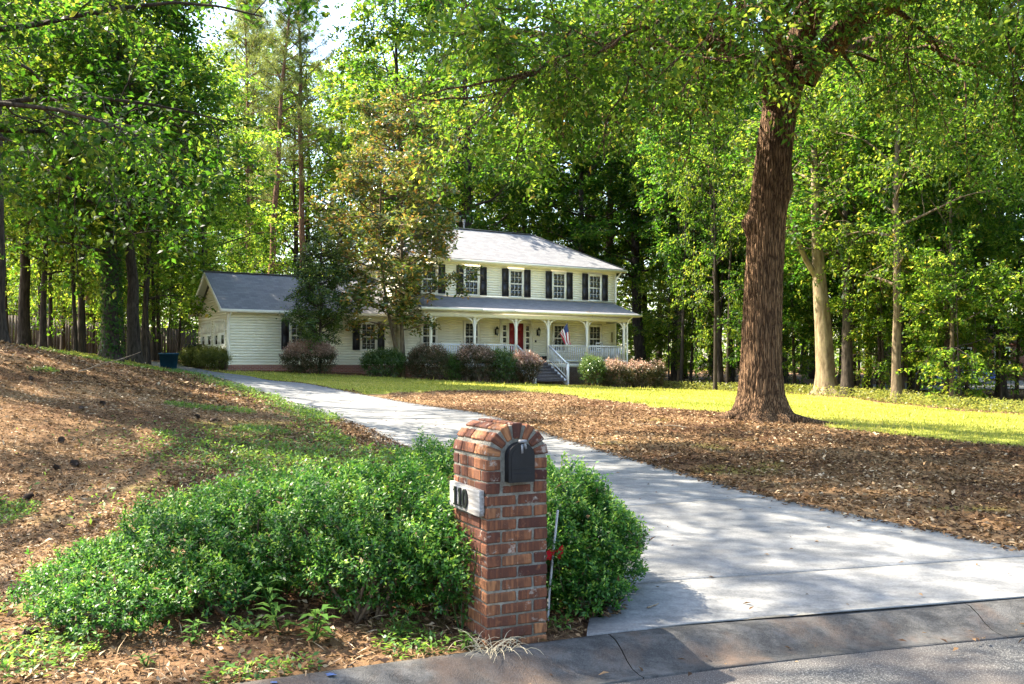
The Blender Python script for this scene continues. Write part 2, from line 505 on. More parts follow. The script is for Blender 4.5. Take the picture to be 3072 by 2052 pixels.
# ------------------------------------------------------------------ the house
M_SIDING = plain('cream_siding', (.91, .855, .67), .5, .05, 3.0)
M_TRIM = plain('white_trim', (.92, .88, .76), .45, .05, 4.0)
M_RAIL = plain('white_rail_paint', (.80, .80, .80), .45, .06, 6.0)
M_SHUT = plain('charcoal_shutter', (.030, .028, .032), .4, .2, 6.0)
M_DOOR = plain('red_door_paint', (.25, .022, .026), .35, .1, 5.0)
M_STEP = plain('weathered_deck_board', (.115, .10, .105), .8, .35, 9.0, .3)
M_BLACK = plain('black_metal', (.012, .012, .014), .35, .2, 10.0)
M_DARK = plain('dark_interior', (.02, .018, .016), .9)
M_CURTAIN = plain('pale_blind', (.42, .40, .33), .8, .1, 12)
def shingle_mat():
    m = NT('grey_asphalt_shingles')
    v = m.coord('Object')
    br = m.node('TexBrick'); br.inputs['Scale'].default_value = 1.0
    br.inputs['Brick Width'].default_value = .30; br.inputs['Row Height'].default_value = .14; br.inputs['Mortar Size'].default_value = .006
    br.inputs['Color1'].default_value = (.12, .12, .135, 1); br.inputs['Color2'].default_value = (.22, .217, .225, 1); br.inputs['Mortar'].default_value = (.06, .06, .07, 1)
    m.link(v, br.inputs['Vector'])
    n = m.noise(v, 1.6, 5); n2 = m.noise(v, 60, 2)
    c = m.mix(m.ramp(n, [(.35, (0, 0, 0)), (.7, (.4, .4, .4))]), br.outputs['Color'], (.19, .187, .19))
    c = m.mix(.3, c, m.ramp(n2, [(.3, (.06, .06, .065)), (.7, (.27, .27, .275))]))
    m.base(c); m.set(Roughness=.85); m.bump(br.outputs['Fac'], -.4, .01)
    return m.m
M_SHINGLE = shingle_mat()
def glass_mat():
    m = NT('window_glass')
    m.base((.012, .015, .014)); m.set(Roughness=.04, IOR=1.9)
    return m.m
M_GLASS = glass_mat()
def brick_far():
    m = NT('brick_foundation')
    v = m.coord('Object')
    br = m.node('TexBrick'); br.inputs['Scale'].default_value = 1; br.inputs['Brick Width'].default_value = .21; br.inputs['Row Height'].default_value = .073; br.inputs['Mortar Size'].default_value = .008
    br.inputs['Color1'].default_value = (.22, .065, .04, 1); br.inputs['Color2'].default_value = (.30, .11, .065, 1); br.inputs['Mortar'].default_value = (.30, .25, .21, 1)
    mp = m.node('Mapping'); mp.inputs['Rotation'].default_value = (R(90), 0, 0)
    tc = m.node('TexCoord'); m.link(tc.outputs['Object'], mp.inputs['Vector']); m.link(mp.outputs[0], br.inputs['Vector'])
    m.base(br.outputs['Color']); m.set(Roughness=.9)
    return m.m
M_BRICKF = brick_far()

HA = (-5.43, 46.8); HT = R(31.9); FLOOR = 1.95
house = empty('house', (HA[0], HA[1], FLOOR), HT)
tag(house, 'two-storey cream house with black shutters, front porch and garage wing', 'house')
def hw(x, y, z=0.0):
    c, s = math.cos(HT), math.sin(HT)
    return (HA[0] + c * x - s * y, HA[1] + s * x + c * y, FLOOR + z)

WM, DM, EAVE = 13.46, 7.0, 5.24          # main block width, depth, eave height
WX0, WY0, WY1, WEAVE = -8.5, .9, 6.4, 2.40   # wing: left end, front, back, eave height
WBASE = -.16

# board shared by all siding: unit length, lapped profile, face towards -y
EXPO = .13
_b = MB(); _b.add([(0, 0, 0), (1, 0, 0), (1, -.018, 0), (0, -.018, 0), (0, 0, EXPO), (1, 0, EXPO), (1, -.003, EXPO), (0, -.003, EXPO)],
                  [(0, 1, 2, 3), (4, 7, 6, 5), (3, 2, 6, 7), (0, 3, 7, 4), (1, 5, 6, 2), (0, 4, 5, 1)])
BOARD = _b.mesh('siding_board', M_SIDING, tint=False)

def side_boards(parent, x0, x1, z0, z1, place, openings=(), xlim=None):
    """rows of boards; openings are (xa, xb, za, zb); place maps (x, z) to location and rotation"""
    z = z0
    while z < z1 - .02:
        lo, hi = x0, x1
        if xlim: lo, hi = xlim(z + EXPO)
        cuts = sorted([(a, b) for a, b, za, zb in openings if za < z + EXPO * .5 < zb])
        cur = lo
        for a, b in cuts + [(hi, hi)]:
            if min(a, hi) - cur > .04:
                loc, rz = place(cur, z)
                inst('siding_board', BOARD, parent, loc, (0, 0, rz), (min(a, hi) - cur, 1, min(1, (z1 - z) / EXPO)))
            cur = max(cur, b)
        z += EXPO

UPW = [1.42, 3.89, 6.65, 9.46, 11.94]
LOW = [1.42, 3.89, 9.50, 11.94]
WINGW = [-5.13, -1.52]
UW, UZ0, UZ1 = .96, 3.52, 5.02
LW, LZ0, LZ1 = .96, .62, 2.14
op_main = [(x - UW / 2 - .05, x + UW / 2 + .05, UZ0 - .05, UZ1 + .05) for x in UPW] + [(x - LW / 2 - .05, x + LW / 2 + .05, LZ0 - .05, LZ1 + .05) for x in LOW] + [(5.62, 7.68, -.1, 2.3)]

# main block core and its siding
main_wall = MB().box(.02, WM - .02, .02, DM - .02, -1.4, EAVE).obj('wall', M_SIDING, house)
side_boards(main_wall, 0, WM, .0, 2.42, lambda x, z: ((x, 0, z), 0), op_main)
side_boards(main_wall, 0, WM, 3.42, EAVE, lambda x, z: ((x, 0, z), 0), op_main)
side_boards(main_wall, 0, DM, 2.3, EAVE, lambda y, z: ((0, DM - y, z), -math.pi / 2))
side_boards(main_wall, 0, .88, .0, 2.3, lambda y, z: ((0, .88 - y, z), -math.pi / 2))
for x in (-.022, WM - .07):
    MB().box(x, x + .095, -.026, .07, -1.0, EAVE - .01).obj('corner_board', M_TRIM, main_wall)
# garage wing
wing_wall = MB()
pk = WEAVE + (WY1 - WY0) / 2 * .62
ym = (WY0 + WY1) / 2
wing_wall.box(WX0 + .02, 0, WY0 + .02, WY1 - .02, WBASE, WEAVE)
wing_wall.add([(WX0 + .02, WY0 + .02, WEAVE), (WX0 + .02, WY1 - .02, WEAVE), (WX0 + .02, ym, pk - .03), (WX0 + .3, WY0 + .02, WEAVE), (WX0 + .3, WY1 - .02, WEAVE), (WX0 + .3, ym, pk - .03)], [(0, 2, 1), (3, 4, 5)])
wing_wall = wing_wall.obj('wall', M_SIDING, house)
op_wing = [(x - .52, x + .52, .57, 2.04) for x in WINGW]
side_boards(wing_wall, WX0, -.02, WBASE, WEAVE, lambda x, z: ((x, WY0, z), 0), op_wing)
GD = [(WY0 + .55, WY0 + 2.35), (WY0 + 3.0, WY0 + 4.9)]
def gl(z):
    if z <= WEAVE: return 0, WY1 - WY0
    h = (pk - z) / .62
    return (WY1 - WY0) / 2 - h, (WY1 - WY0) / 2 + h
side_boards(wing_wall, 0, WY1 - WY0, WBASE, pk - .1, lambda y, z: ((WX0, WY1 - y, z), -math.pi / 2), [(WY1 - b, WY1 - a, -.4, 1.92) for a, b in GD], gl)
MB().box(WX0 - .022, WX0 + .08, WY0 - .026, WY0 + .07, WBASE, WEAVE - .01).obj('corner_board', M_TRIM, wing_wall)
MB().box(WX0 - .01, 0, WY0 - .03, WY1, WBASE - 1.1, WBASE + .0).obj('foundation', M_BRICKF, house)
MB().box(.0, WM, -.03, DM, -2.0, -.15).obj('foundation', M_BRICKF, house)
for a, b in GD:
    gdo = MB().box(WX0 - .005, WX0 + .03, a, b, -.34, 1.9).obj('garage_door', M_TRIM, house)
    for k in range(4):
        z0 = -.30 + k * .54
        for c in range(3):
            w = (b - a) / 3
            MB().box(WX0 - .018, WX0 - .004, a + c * w + .06, a + (c + 1) * w - .06, z0 + .06, z0 + .48).obj('door_panel', M_GLASS if k == 2 and c != 1 else M_TRIM, gdo)
    MB().box(WX0 - .03, WX0 - .006, a - .10, a - .002, -.34, 1.99).box(WX0 - .03, WX0 - .006, b + .002, b + .10, -.34, 1.99).box(WX0 - .03, WX0 - .006, a - .001, b + .001, 1.902, 1.99).obj('door_casing', M_TRIM, gdo)

# roofs
def slab_roof(name, top, thick, mat, parent, faces):
    top = np.array(top, float); bot = top.copy(); bot[:, 2] -= thick
    n = len(top); mb = MB()
    V = np.vstack([top, bot])
    for f in faces:
        mb.add(V[list(f)], [tuple(range(len(f)))]); mb.add(V[[i + n for i in reversed(f)]], [tuple(range(len(f)))])
    return mb, V, n
OH = .42
x0, x1, y0, y1 = -OH, WM + OH, -OH, DM + OH
zr = 7.52; ze = EAVE + .10
run = (y1 - y0) / 2
top = [(x0, y0, ze), (x1, y0, ze), (x1, y1, ze), (x0, y1, ze), (x0 + run, (y0 + y1) / 2, zr), (x1 - run, (y0 + y1) / 2, zr)]
mb, V, n = slab_roof('roof', top, .05, M_SHINGLE, house, [(0, 1, 5, 4), (1, 2, 5), (2, 3, 4, 5), (3, 0, 4)])
roof = mb.obj('roof', M_SHINGLE, house)
rc = MB()
rc.bar((x0 + run, (y0 + y1) / 2, zr + .012), (x1 - run, (y0 + y1) / 2, zr + .012), .26, .03)
for a, b in ((0, 4), (1, 5)):
    rc.bar(np.array(top[a]) + (0, 0, .012), np.array(top[b]) + (0, 0, .012), .22, .025)
rc.obj('ridge_cap', M_SHINGLE, roof)
vp = MB().tube([(6.0, 4.6, 6.6), (6.0, 4.6, 8.12)], .055, 10).tube([(6.0, 4.6, 8.1), (6.0, 4.6, 8.25)], .085, 10, cap=True).obj('vent_pipe', plain('galvanised', (.16, .17, .18), .5), roof, True)
MB().box(x0 + .02, x1 - .02, y0 + .02, y1 - .02, ze - .14, ze - .06).obj('soffit', M_TRIM, house)
MB().box(x0 + .005, x1 - .005, y0 - .005, y0 + .018, ze - .2, ze - .055).box(x0 - .005, x0 + .018, y0 + .02, y1, ze - .2, ze - .055).obj('fascia', M_TRIM, house)
MB().box(x0, x1, y0 - .115, y0 - .008, ze - .15, ze - .045).obj('gutter', M_TRIM, house)
# wing roof
ox0 = WX0 - .38; zw = WEAVE + .02; sl = .62
yf, yb = WY0 - .42, WY1 + .42
zr2 = zw + (ym - yf) * sl
top = [(ox0, yf, zw), (-.001, yf, zw), (-.001, ym, zr2), (ox0, ym, zr2), (ox0, yb, zw), (-.001, yb, zw)]
mb, V, n = slab_roof('roof', top, .05, M_SHINGLE, house, [(0, 1, 2, 3), (3, 2, 5, 4)])
wroof = mb.obj('roof', M_SHINGLE, house)
MB().bar((ox0, ym, zr2 + .012), (-.01, ym, zr2 + .012), .26, .03).obj('ridge_cap', M_SHINGLE, wroof)
rk = MB()
for ya in (yf, yb):
    a = np.array((ox0 - .012, ya, zw - .13)); b = np.array((ox0 - .012, ym, zr2 - .13))
    d = (0, 0, .16)
    rk.bar(a, b, .024, .19)
rk.obj('rake_board', M_TRIM, house)
MB().box(ox0 + .01, 0, yf + .02, WY0 - .002, zw - .13, zw - .062).obj('soffit', M_TRIM, house)
sf = MB()
for ya in (yf, yb):
    sf.add([(ox0, ya, zw - .09), (WX0 - .02, ya, zw - .09), (WX0 - .02, ym, zr2 - .09), (ox0, ym, zr2 - .09)], [(0, 1, 2, 3)])
sf.obj('rake_soffit', M_TRIM, house)
MB().box(ox0 - .02, -.03, yf - .12, yf + .016, zw - .15, zw - .01).obj('gutter', M_TRIM, house)
MB().tube([(WX0 + .04, yf - .06, zw - .12), (WX0 + .04, WY0 - .2, zw - .35), (WX0 + .04, WY0 - .075, zw - .5), (WX0 + .04, WY0 - .075, WBASE)], .042, 8).obj('downspout', M_TRIM, house)

# windows
def pane_mesh(w, h):
    return MB().box(-w / 2, w / 2, .0, .006, -h / 2, h / 2).mesh('pane', M_GLASS, tint=False)
def make_window(cx, z0, z1, y, w, parent, blind=False):
    """casing with two sashes of six panes"""
    cw = .095
    h = z1 - z0
    win = MB().box(-w / 2, -w / 2 + cw, -.045, .012, 0, h).box(w / 2 - cw, w / 2, -.045, .012, 0, h).box(-w / 2 + cw, w / 2 - cw, -.045, .012, h - cw, h).obj('window', M_TRIM, parent, loc=(cx, y, z0))
    MB().box(-w / 2 - .04, w / 2 + .04, -.075, .010, -.045, -.001).obj('sill', M_TRIM, win)
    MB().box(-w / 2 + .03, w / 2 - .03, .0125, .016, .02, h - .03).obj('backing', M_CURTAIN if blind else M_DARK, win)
    gw, gh = w - 2 * cw, h - cw
    sh = gh / 2
    for s in (0, 1):
        zb = s * sh
        yy = -.022 if s == 0 else -.030
        fr = .034
        sash = MB().box(-gw / 2, -gw / 2 + fr, yy, yy + .02, zb, zb + sh).box(gw / 2 - fr, gw / 2, yy, yy + .02, zb, zb + sh)
        sash.box(-gw / 2 + fr, gw / 2 - fr, yy, yy + .02, zb, zb + fr).box(-gw / 2 + fr, gw / 2 - fr, yy, yy + .02, zb + sh - fr, zb + sh)
        iw, ih = gw - 2 * fr, sh - 2 * fr
        mt = .016
        for c in (1, 2):
            xx = -iw / 2 + c * iw / 3
            sash.box(xx - mt / 2, xx + mt / 2, yy + .002, yy + .018, zb + fr, zb + sh - fr)
        sash.box(-iw / 2, iw / 2, yy + .003, yy + .017, zb + sh / 2 - mt / 2, zb + sh / 2 + mt / 2)
        sash.obj('sash', M_TRIM, win)
        key = (round(iw / 3 - mt, 4), round(ih / 2 - mt / 2, 4))
        if key not in PANES: PANES[key] = pane_mesh(*key)
        for c in range(3):
            for r in range(2):
                inst('pane', PANES[key], win, (-iw / 2 + (c + .5) * iw / 3, yy + .0085, zb + fr + (r + .5) * ih / 2))
    return win
PANES = {}
def shutter_mesh(w, h):
    m = MB().box(-w / 2, w / 2, -.03, 0, 0, h)
    for z0, z1 in ((.07, h * .46), (h * .46 + .06, h - .07)):
        m.box(-w / 2 + .06, w / 2 - .06, -.038, -.0301, z0, z1)
    for x0, x1 in ((-w / 2, -w / 2 + .04), (w / 2 - .04, w / 2)):
        m.box(x0, x1, -.046, -.0301, 0, h)
    for z0, z1 in ((0, .05), (h * .46 + .005, h * .46 + .055), (h - .05, h)):
        m.box(-w / 2 + .04, w / 2 - .04, -.046, -.0301, z0, z1)
    return m.mesh('shutter', M_SHUT, tint=False)
SH_U = shutter_mesh(.40, 1.5)
SH_W = shutter_mesh(.36, 1.43)
for i, cx in enumerate(UPW):
    make_window(cx, UZ0, UZ1, -.008, UW, house, blind=(i == 2))
    for s in (-1, 1): inst('shutter', SH_U, house, (cx + s * (UW / 2 + .22), -.022, UZ0))
for i, cx in enumerate(LOW):
    make_window(cx, LZ0, LZ1, -.008, LW, house)
for cx in WINGW:
    make_window(cx, .60, 2.01, WY0 - .008, .94, house)
    for s in (-1, 1): inst('shutter', SH_W, house, (cx + s * (.47 + .20), WY0 - .022, .59))

# entrance
dcx = 6.65
ent = MB().box(5.62, 5.72, -.05, 0, 0, 2.27).box(7.58, 7.68, -.05, 0, 0, 2.27).box(5.72, 7.58, -.05, 0, 2.1, 2.27).box(6.12, 6.19, -.046, 0, 0, 2.1).box(7.11, 7.18, -.046, 0, 0, 2.1).box(5.56, 7.74, -.08, 0, 2.272, 2.33)
ent = ent.obj('door_surround', M_TRIM, house)
MB().box(6.19, 7.11, -.012, .01, 0, 2.1).obj('door', M_DOOR, ent)
dp = MB()
for cxx in (6.42, 6.88):
    for z0, z1 in ((.15, .72), (.85, 1.45), (1.58, 1.98)): dp.box(cxx - .16, cxx + .16, -.021, -.0125, z0, z1)
dp.obj('door_panels', M_DOOR, ent)
MB().tube([(6.27, -.012, .98), (6.27, -.075, .98)], .026, 8, cap=True).obj('door_knob', plain('brass', (.5, .33, .1), .3), ent)
for xa in (5.72, 7.18):
    MB().box(xa, xa + .40, -.02, .01, 0, 2.1).obj('sidelight', M_TRIM, ent)
    for k in range(4):
        MB().box(xa + .1, xa + .3, -.026, -.0205, .72 + k * .33, .98 + k * .33).obj('sidelight_pane', M_GLASS, ent)

# porch
PX0, PX1, PD = .15, 12.85, 2.05
POSTS = [.5, 2.95, 5.4, 7.4, 9.92, 12.46]
MB().box(PX0, PX1, -PD, -.03, -.06, -.012).obj('porch_floor', M_STEP, house)
MB().box(PX0 + .02, PX1 - .02, -PD + .03, -PD + .06, -.26, -.062).obj('rim_board', M_TRIM, house)
prz0, prz1, pry = 2.62, 3.40, -PD - .36
top = [(PX0 - .35, pry, prz0), (PX1 + .42, pry, prz0), (PX1 + .42, -.02, prz1), (PX0 - .35, -.02, prz1)]
mb, V, n = slab_roof('porch_roof', top, .05, M_SHINGLE, house, [(0, 1, 2, 3)])
proof = mb.obj('porch_roof', M_SHINGLE, house)
MB().box(PX0 - .05, PX1 + .05, -PD + .02, -.02, 2.44, 2.50).obj('porch_ceiling', M_TRIM, house)
MB().box(PX0 - .02, PX1 + .02, -PD - .04, -PD + .10, 2.22, 2.45).obj('porch_beam', M_TRIM, house)
MB().box(PX0 - .02, PX0 + .10, -PD + .101, -.02, 2.22, 2.43).box(PX1 - .10, PX1 + .02, -PD + .101, -.02, 2.22, 2.43).obj('porch_beam', M_TRIM, house)
MB().box(PX0 - .33, PX1 + .40, pry + .01, -PD - .042, prz0 - .13, prz0 - .06).obj('soffit', M_TRIM, house)
end = MB()
for xe in (PX0 - .30, PX1 + .37):
    end.add([(xe, pry + .02, prz0 - .06), (xe, -.03, prz0 - .06), (xe, -.03, prz1 - .06), (xe + .02, pry + .02, prz0 - .06), (xe + .02, -.03, prz0 - .06), (xe + .02, -.03, prz1 - .06)], [(0, 1, 2), (3, 5, 4)])
end.obj('gable_infill', M_TRIM, house)
gx = [(PX0 - .4, 3.15), (3.17, 5.1), (5.12, PX1 + .48)]
for i, (a, b) in enumerate(gx):
    MB().box(a, b, pry - .12, pry + .008, prz0 - .10 - .012 * (i == 1), prz0 + .012 - .012 * (i == 1)).obj('gutter', M_TRIM, house)
pm = MB().box(-.062, .062, -.062, .062, .10, 2.22).box(-.085, .085, -.085, .085, -.01, .10).box(-.08, .08, -.08, .08, 2.1, 2.16).mesh('porch_post', M_TRIM, tint=False)
bk = MB()
aa = np.linspace(0, math.pi / 2, 8)
pts = np.stack([.062 + .40 * (1 - np.cos(aa)), 0 * aa, 1.72 + .48 * np.sin(aa)], 1)
for q in range(7):
    bk.bar(pts[q], pts[q + 1], .04, .045, (0, 1, 0))
bk.bar((.075, 0, 2.0), (.26, 0, 2.2), .03, .03, (0, 1, 0))
BK = bk.mesh('bracket', M_TRIM, tint=False)
for px in POSTS:
    p = inst('porch_post', pm, house, (px, -PD + .06, 0))
    inst('bracket', BK, p)
    inst('bracket', BK, p, rot=(0, 0, math.pi))
MB().tube([(12.74, pry - .05, prz0 - .08), (12.72, -PD - .02, 2.3), (12.62, -PD - .03, 2.1), (12.62, -PD - .03, -.9)], .045, 8).obj('downspout', M_TRIM, house)
MB().tube([(WM + .06, y0 - .06, ze - .12), (WM + .0, -.1, ze - .5), (WM - .05, -.075, ze - .7), (WM - .05, -.075, 3.45)], .045, 8).obj('downspout', M_TRIM, house)
MB().box(0, WM, -.04, -.027, 3.415, 3.50).obj('frieze_board', M_TRIM, house)
# railings
BAL = MB().box(-.016, .016, -.016, .016, .12, .82).mesh('baluster', M_RAIL, tint=False)
for a, b in ((POSTS[0], POSTS[1]), (POSTS[1], POSTS[2]), (POSTS[3], POSTS[4]), (POSTS[4], POSTS[5])):
    a += .064; b -= .064
    r = MB().box(a, b, -.035, .035, .83, .90).box(a, b, -.025, .025, .07, .12).obj('railing', M_RAIL, house, loc=(0, -PD + .06, 0))
    k = int((b - a) / .125)
    for q in range(k):
        inst('baluster', BAL, r, (a + (q + .5) * (b - a) / k, 0, 0))
r = MB().box(-.035, .035, -PD + .15, -.05, .83, .90).box(-.025, .025, -PD + .15, -.05, .07, .12).obj('railing', M_RAIL, house, loc=(POSTS[5], 0, 0))
for q in range(14): inst('baluster', BAL, r, (0, -PD + .2 + q * .13, 0))
# steps
NST = 7; RISE = 1.08 / NST; RUN = .29
st = empty('stairs', (0, 0, 0), 0, house)
for k in range(NST - 1):
    zt = -.012 - (k + 1) * RISE; ya = -PD - (k + 1) * RUN
    for q in range(2):
        MB().box(5.45, 7.35, ya + q * .147 - .012, ya + q * .147 + .128, zt - .036, zt).obj('tread', M_STEP, st)
    MB().box(5.47, 7.33, ya + .268, ya + .286, zt + .002, zt + RISE - .038).obj('riser', M_STEP, st)
for xx in (5.40, 7.36):
    m = MB(); yb_ = -PD - NST * RUN
    m.add([(xx, -PD, -.02), (xx, yb_ + .25, -1.0), (xx, yb_ + .25, -1.25), (xx, -PD, -.4), (xx + .04, -PD, -.02), (xx + .04, yb_ + .25, -1.0), (xx + .04, yb_ + .25, -1.25), (xx + .04, -PD, -.4)],
          [(0, 1, 2, 3), (7, 6, 5, 4), (0, 4, 5, 1), (1, 5, 6, 2), (2, 6, 7, 3), (3, 7, 4, 0)])
    m.obj('stringer', M_RAIL, st)
for xx in (POSTS[2], POSTS[3]):
    yb_ = -PD - (NST - 1) * RUN + .06
    zb_ = -1.08
    sr = MB().bar((xx, -PD + .0, .88), (xx, yb_, zb_ + .99), .085, .06).bar((xx, -PD + .0, .16), (xx, yb_, zb_ + .27), .045, .045).obj('stair_rail', M_RAIL, house)
    MB().box(xx - .05, xx + .05, yb_ - .09, yb_ + .01, zb_ - .2, zb_ + 1.02).box(xx - .065, xx + .065, yb_ - .105, yb_ + .025, zb_ + 1.0201, zb_ + 1.05).obj('newel_post', M_RAIL, house)
    nb = 11
    for q in range(nb):
        t = (q + .5) / nb
        yq = -PD + t * (yb_ + PD); zq = .88 + t * (zb_ + .99 - .88)
        MB().bar((xx, yq, zq - .70), (xx, yq, zq - .02), .03, .03, (0, 1, 0)).obj('baluster', M_RAIL, sr)
# lattice skirt under the porch
M_LAT = plain('weathered_lattice', (.24, .19, .14), .85, .3, 10)
for xa, xb in ((PX0 + .1, 5.38), (7.42, PX1 - .1)):
    lt = MB()
    for s in (-1, 1):
        q = xa - 1.2
        while q < xb + 1.2:
            za, zb = -1.5, -.27
            x_a, x_b = (q, q + (zb - za)) if s > 0 else (q + (zb - za), q)
            ta, tb = 0, 1
            for lim, sgn in ((xa, 1), (xb, -1)):
                fa = (x_a - lim) * sgn; fb = (x_b - lim) * sgn
                if fa < 0 and fb < 0: ta = 2; break
                if fa < 0: ta = max(ta, -fa / (fb - fa))
                if fb < 0: tb = min(tb, fa / (fa - fb))
            if tb - ta > .02:
                yy = -PD + .02 + s * .006
                lt.bar((x_a + (x_b - x_a) * ta, yy, za + (zb - za) * ta), (x_a + (x_b - x_a) * tb, yy, za + (zb - za) * tb), .008, .035, (0, 1, 0))
            q += .13
    tag(lt.obj('lattice_skirt', M_LAT, house), kind='stuff')

# --- things on and by the house
def lantern(x, label):
    e = empty('wall_lantern', hw(x, -.02, 1.62), HT)
    tag(e, label, 'lantern', 'lanterns either side of the front door')
    MB().box(-.05, .05, -.02, 0, -.16, .16).obj('backplate', M_BLACK, e)
    MB().tube([(0, -.02, .10), (0, -.10, .26), (0, -.17, .27), (0, -.17, .20)], .012, 6).obj('arm', M_BLACK, e)
    a = np.linspace(0, 2 * math.pi, 7)[:-1]
    cage = MB()
    for q in a:
        cage.bar((.055 * math.cos(q), -.17 + .055 * math.sin(q), -.12), (.085 * math.cos(q), -.17 + .085 * math.sin(q), .12), .012, .012, (0, 1, .1))
    cage.tube([(0, -.17, -.13), (0, -.17, -.11)], [.06, .062], 6, cap=True)
    cage.tube([(0, -.17, -.22), (0, -.17, -.13)], [.008, .045], 6, cap=True)
    cage.obj('cage', M_BLACK, e)
    MB().tube([(0, -.17, .12), (0, -.17, .16), (0, -.17, .24), (0, -.17, .29)], [.11, .085, .03, .008], 6, cap=True).obj('cap', M_BLACK, e)
    MB().tube([(0, -.17, -.11), (0, -.17, .115)], [.045, .07], 6, cap=True).obj('glass', plain('lantern_glass', (.55, .52, .45), .2), e)
lantern(5.36, 'black wall lantern hung between the front door and the garage-side porch windows')
lantern(8.02, 'black wall lantern hung between the front door and the flag')

# flag on an angled pole at the stair post
fl = empty('flag', hw(POSTS[3] + .02, -PD - .01, .75), HT)
tag(fl, 'red white and blue striped flag drooping from a pole on the porch post', 'flag')
MB().tube([(0, 0, 0), (.75, -.62, 1.35)], .014, 6, cap=True).obj('pole', plain('flag_pole', (.35, .27, .16), .5), fl)
nu, nv = 36, 20
u, v = np.meshgrid(np.linspace(0, 1, nu), np.linspace(0, 1, nv))
px_ = np.array((.75, -.62, 1.35))
hs = px_ * .97; hd = -px_ / np.linalg.norm(px_)
base = hs[None, None] + hd[None, None] * (v[..., None] * .70 * (1 - .72 * u[..., None]))
fold = .075 * np.sin(v * 15 + u * 3.0) * (.35 + u)
P = base.copy()
P[..., 2] -= u * (1.12 - .12 * v)
P[..., 0] += fold + .12 * u
P[..., 1] += .6 * fold * np.cos(v * 9) - .05 * u
ii = np.arange(nv - 1)[:, None] * nu + np.arange(nu - 1)[None]
Fq = np.stack([ii, ii + 1, ii + nu + 1, ii + nu], -1).reshape(-1, 4)
def flag_mat():
    m = NT('flag_cloth')
    a, b = m.attr('fu'), m.attr('fv')
    def math_(op, x, y=None):
        nd = m.node('Math', operation=op)
        for s, q in ((0, x), (1, y)):
            if q is None: continue
            if isinstance(q, bpy.types.NodeSocket): m.link(q, nd.inputs[s])
            else: nd.inputs[s].default_value = q
        return nd.outputs[0]
    s = math_('MODULO', math_('FLOOR', math_('MULTIPLY', b, 13.0)), 2.0)
    c = m.mix(s, (.42, .03, .05), (.80, .80, .78))
    can = math_('MULTIPLY', math_('LESS_THAN', a, .40), math_('LESS_THAN', b, .538))
    c = m.mix(can, c, (.03, .05, .16))
    m.base(c); m.set(Roughness=.8)
    return m.m
fo = bpy.data.objects.new('cloth', np_mesh('cloth', P.reshape(-1, 3), [Fq], {'fu': u.ravel(), 'fv': v.ravel()}, True, (flag_mat(),)))
link(fo, fl)

# porch chair (ladder back), pot, planters
ch = empty('porch_chair', hw(11.7, -1.0, -.012), HT + R(8))
tag(ch, 'white slat-back rocking chair on the porch by the end window', 'chair')
for xx in (-.25, .25):
    for yy in (-.22, .22):
        MB().bar((xx, yy, .05), (xx, yy, 1.12 if yy > 0 else .62), .04, .04, (0, 1, 0)).obj('leg', M_RAIL, ch)
    MB().bar((xx, -.28, .62), (xx, .2, .64), .07, .03).obj('armrest', M_RAIL, ch)
    MB().tube([(xx, -.42, .06), (xx, -.2, .02), (xx, .1, .015), (xx, .45, .08)], .02, 6, cap=True).obj('rocker', M_RAIL, ch)
MB().box(-.26, .26, -.25, .22, .40, .43).obj('seat', M_RAIL, ch)
for z in (.62, .78, .94, 1.08): MB().box(-.23, .23, .205, .235, z - .04, z + .04).obj('back_slat', M_RAIL, ch)
pt = empty('plant_pot', hw(8.0, -.75, -.012))
tag(pt, 'low dark urn standing on the porch boards at the head of the steps', 'pot')
a = [(.0, .13), (.03, .14), (.06, .07), (.14, .06), (.2, .16), (.30, .26), (.34, .28), (.345, .24), (.30, .2)]
MB().tube([(0, 0, z) for z, _ in a], [r_ for _, r_ in a], 18).obj('bowl', plain('dark_urn', (.03, .03, .032), .5), pt, True)
MB().tube([(0, 0, .30), (0, 0, .305)], [.2, .01], 12).obj('potting_soil', plain('potting_soil', (.03, .02, .015), .9), pt)
bd = MB().box(-.045, .045, -.03, .0, -.06, .06).box(-.02, .02, -.034, -.0301, -.02, .03)
db = bd.obj('door_bell', M_BLACK, house, loc=(7.9, -.02, 1.15))
th = MB().box(-.035, .035, -.035, 0, -.28, .28).obj('porch_plaque', plain('plaque_wood', (.25, .2, .1), .6), house, loc=(13.15, -.02, 1.45))

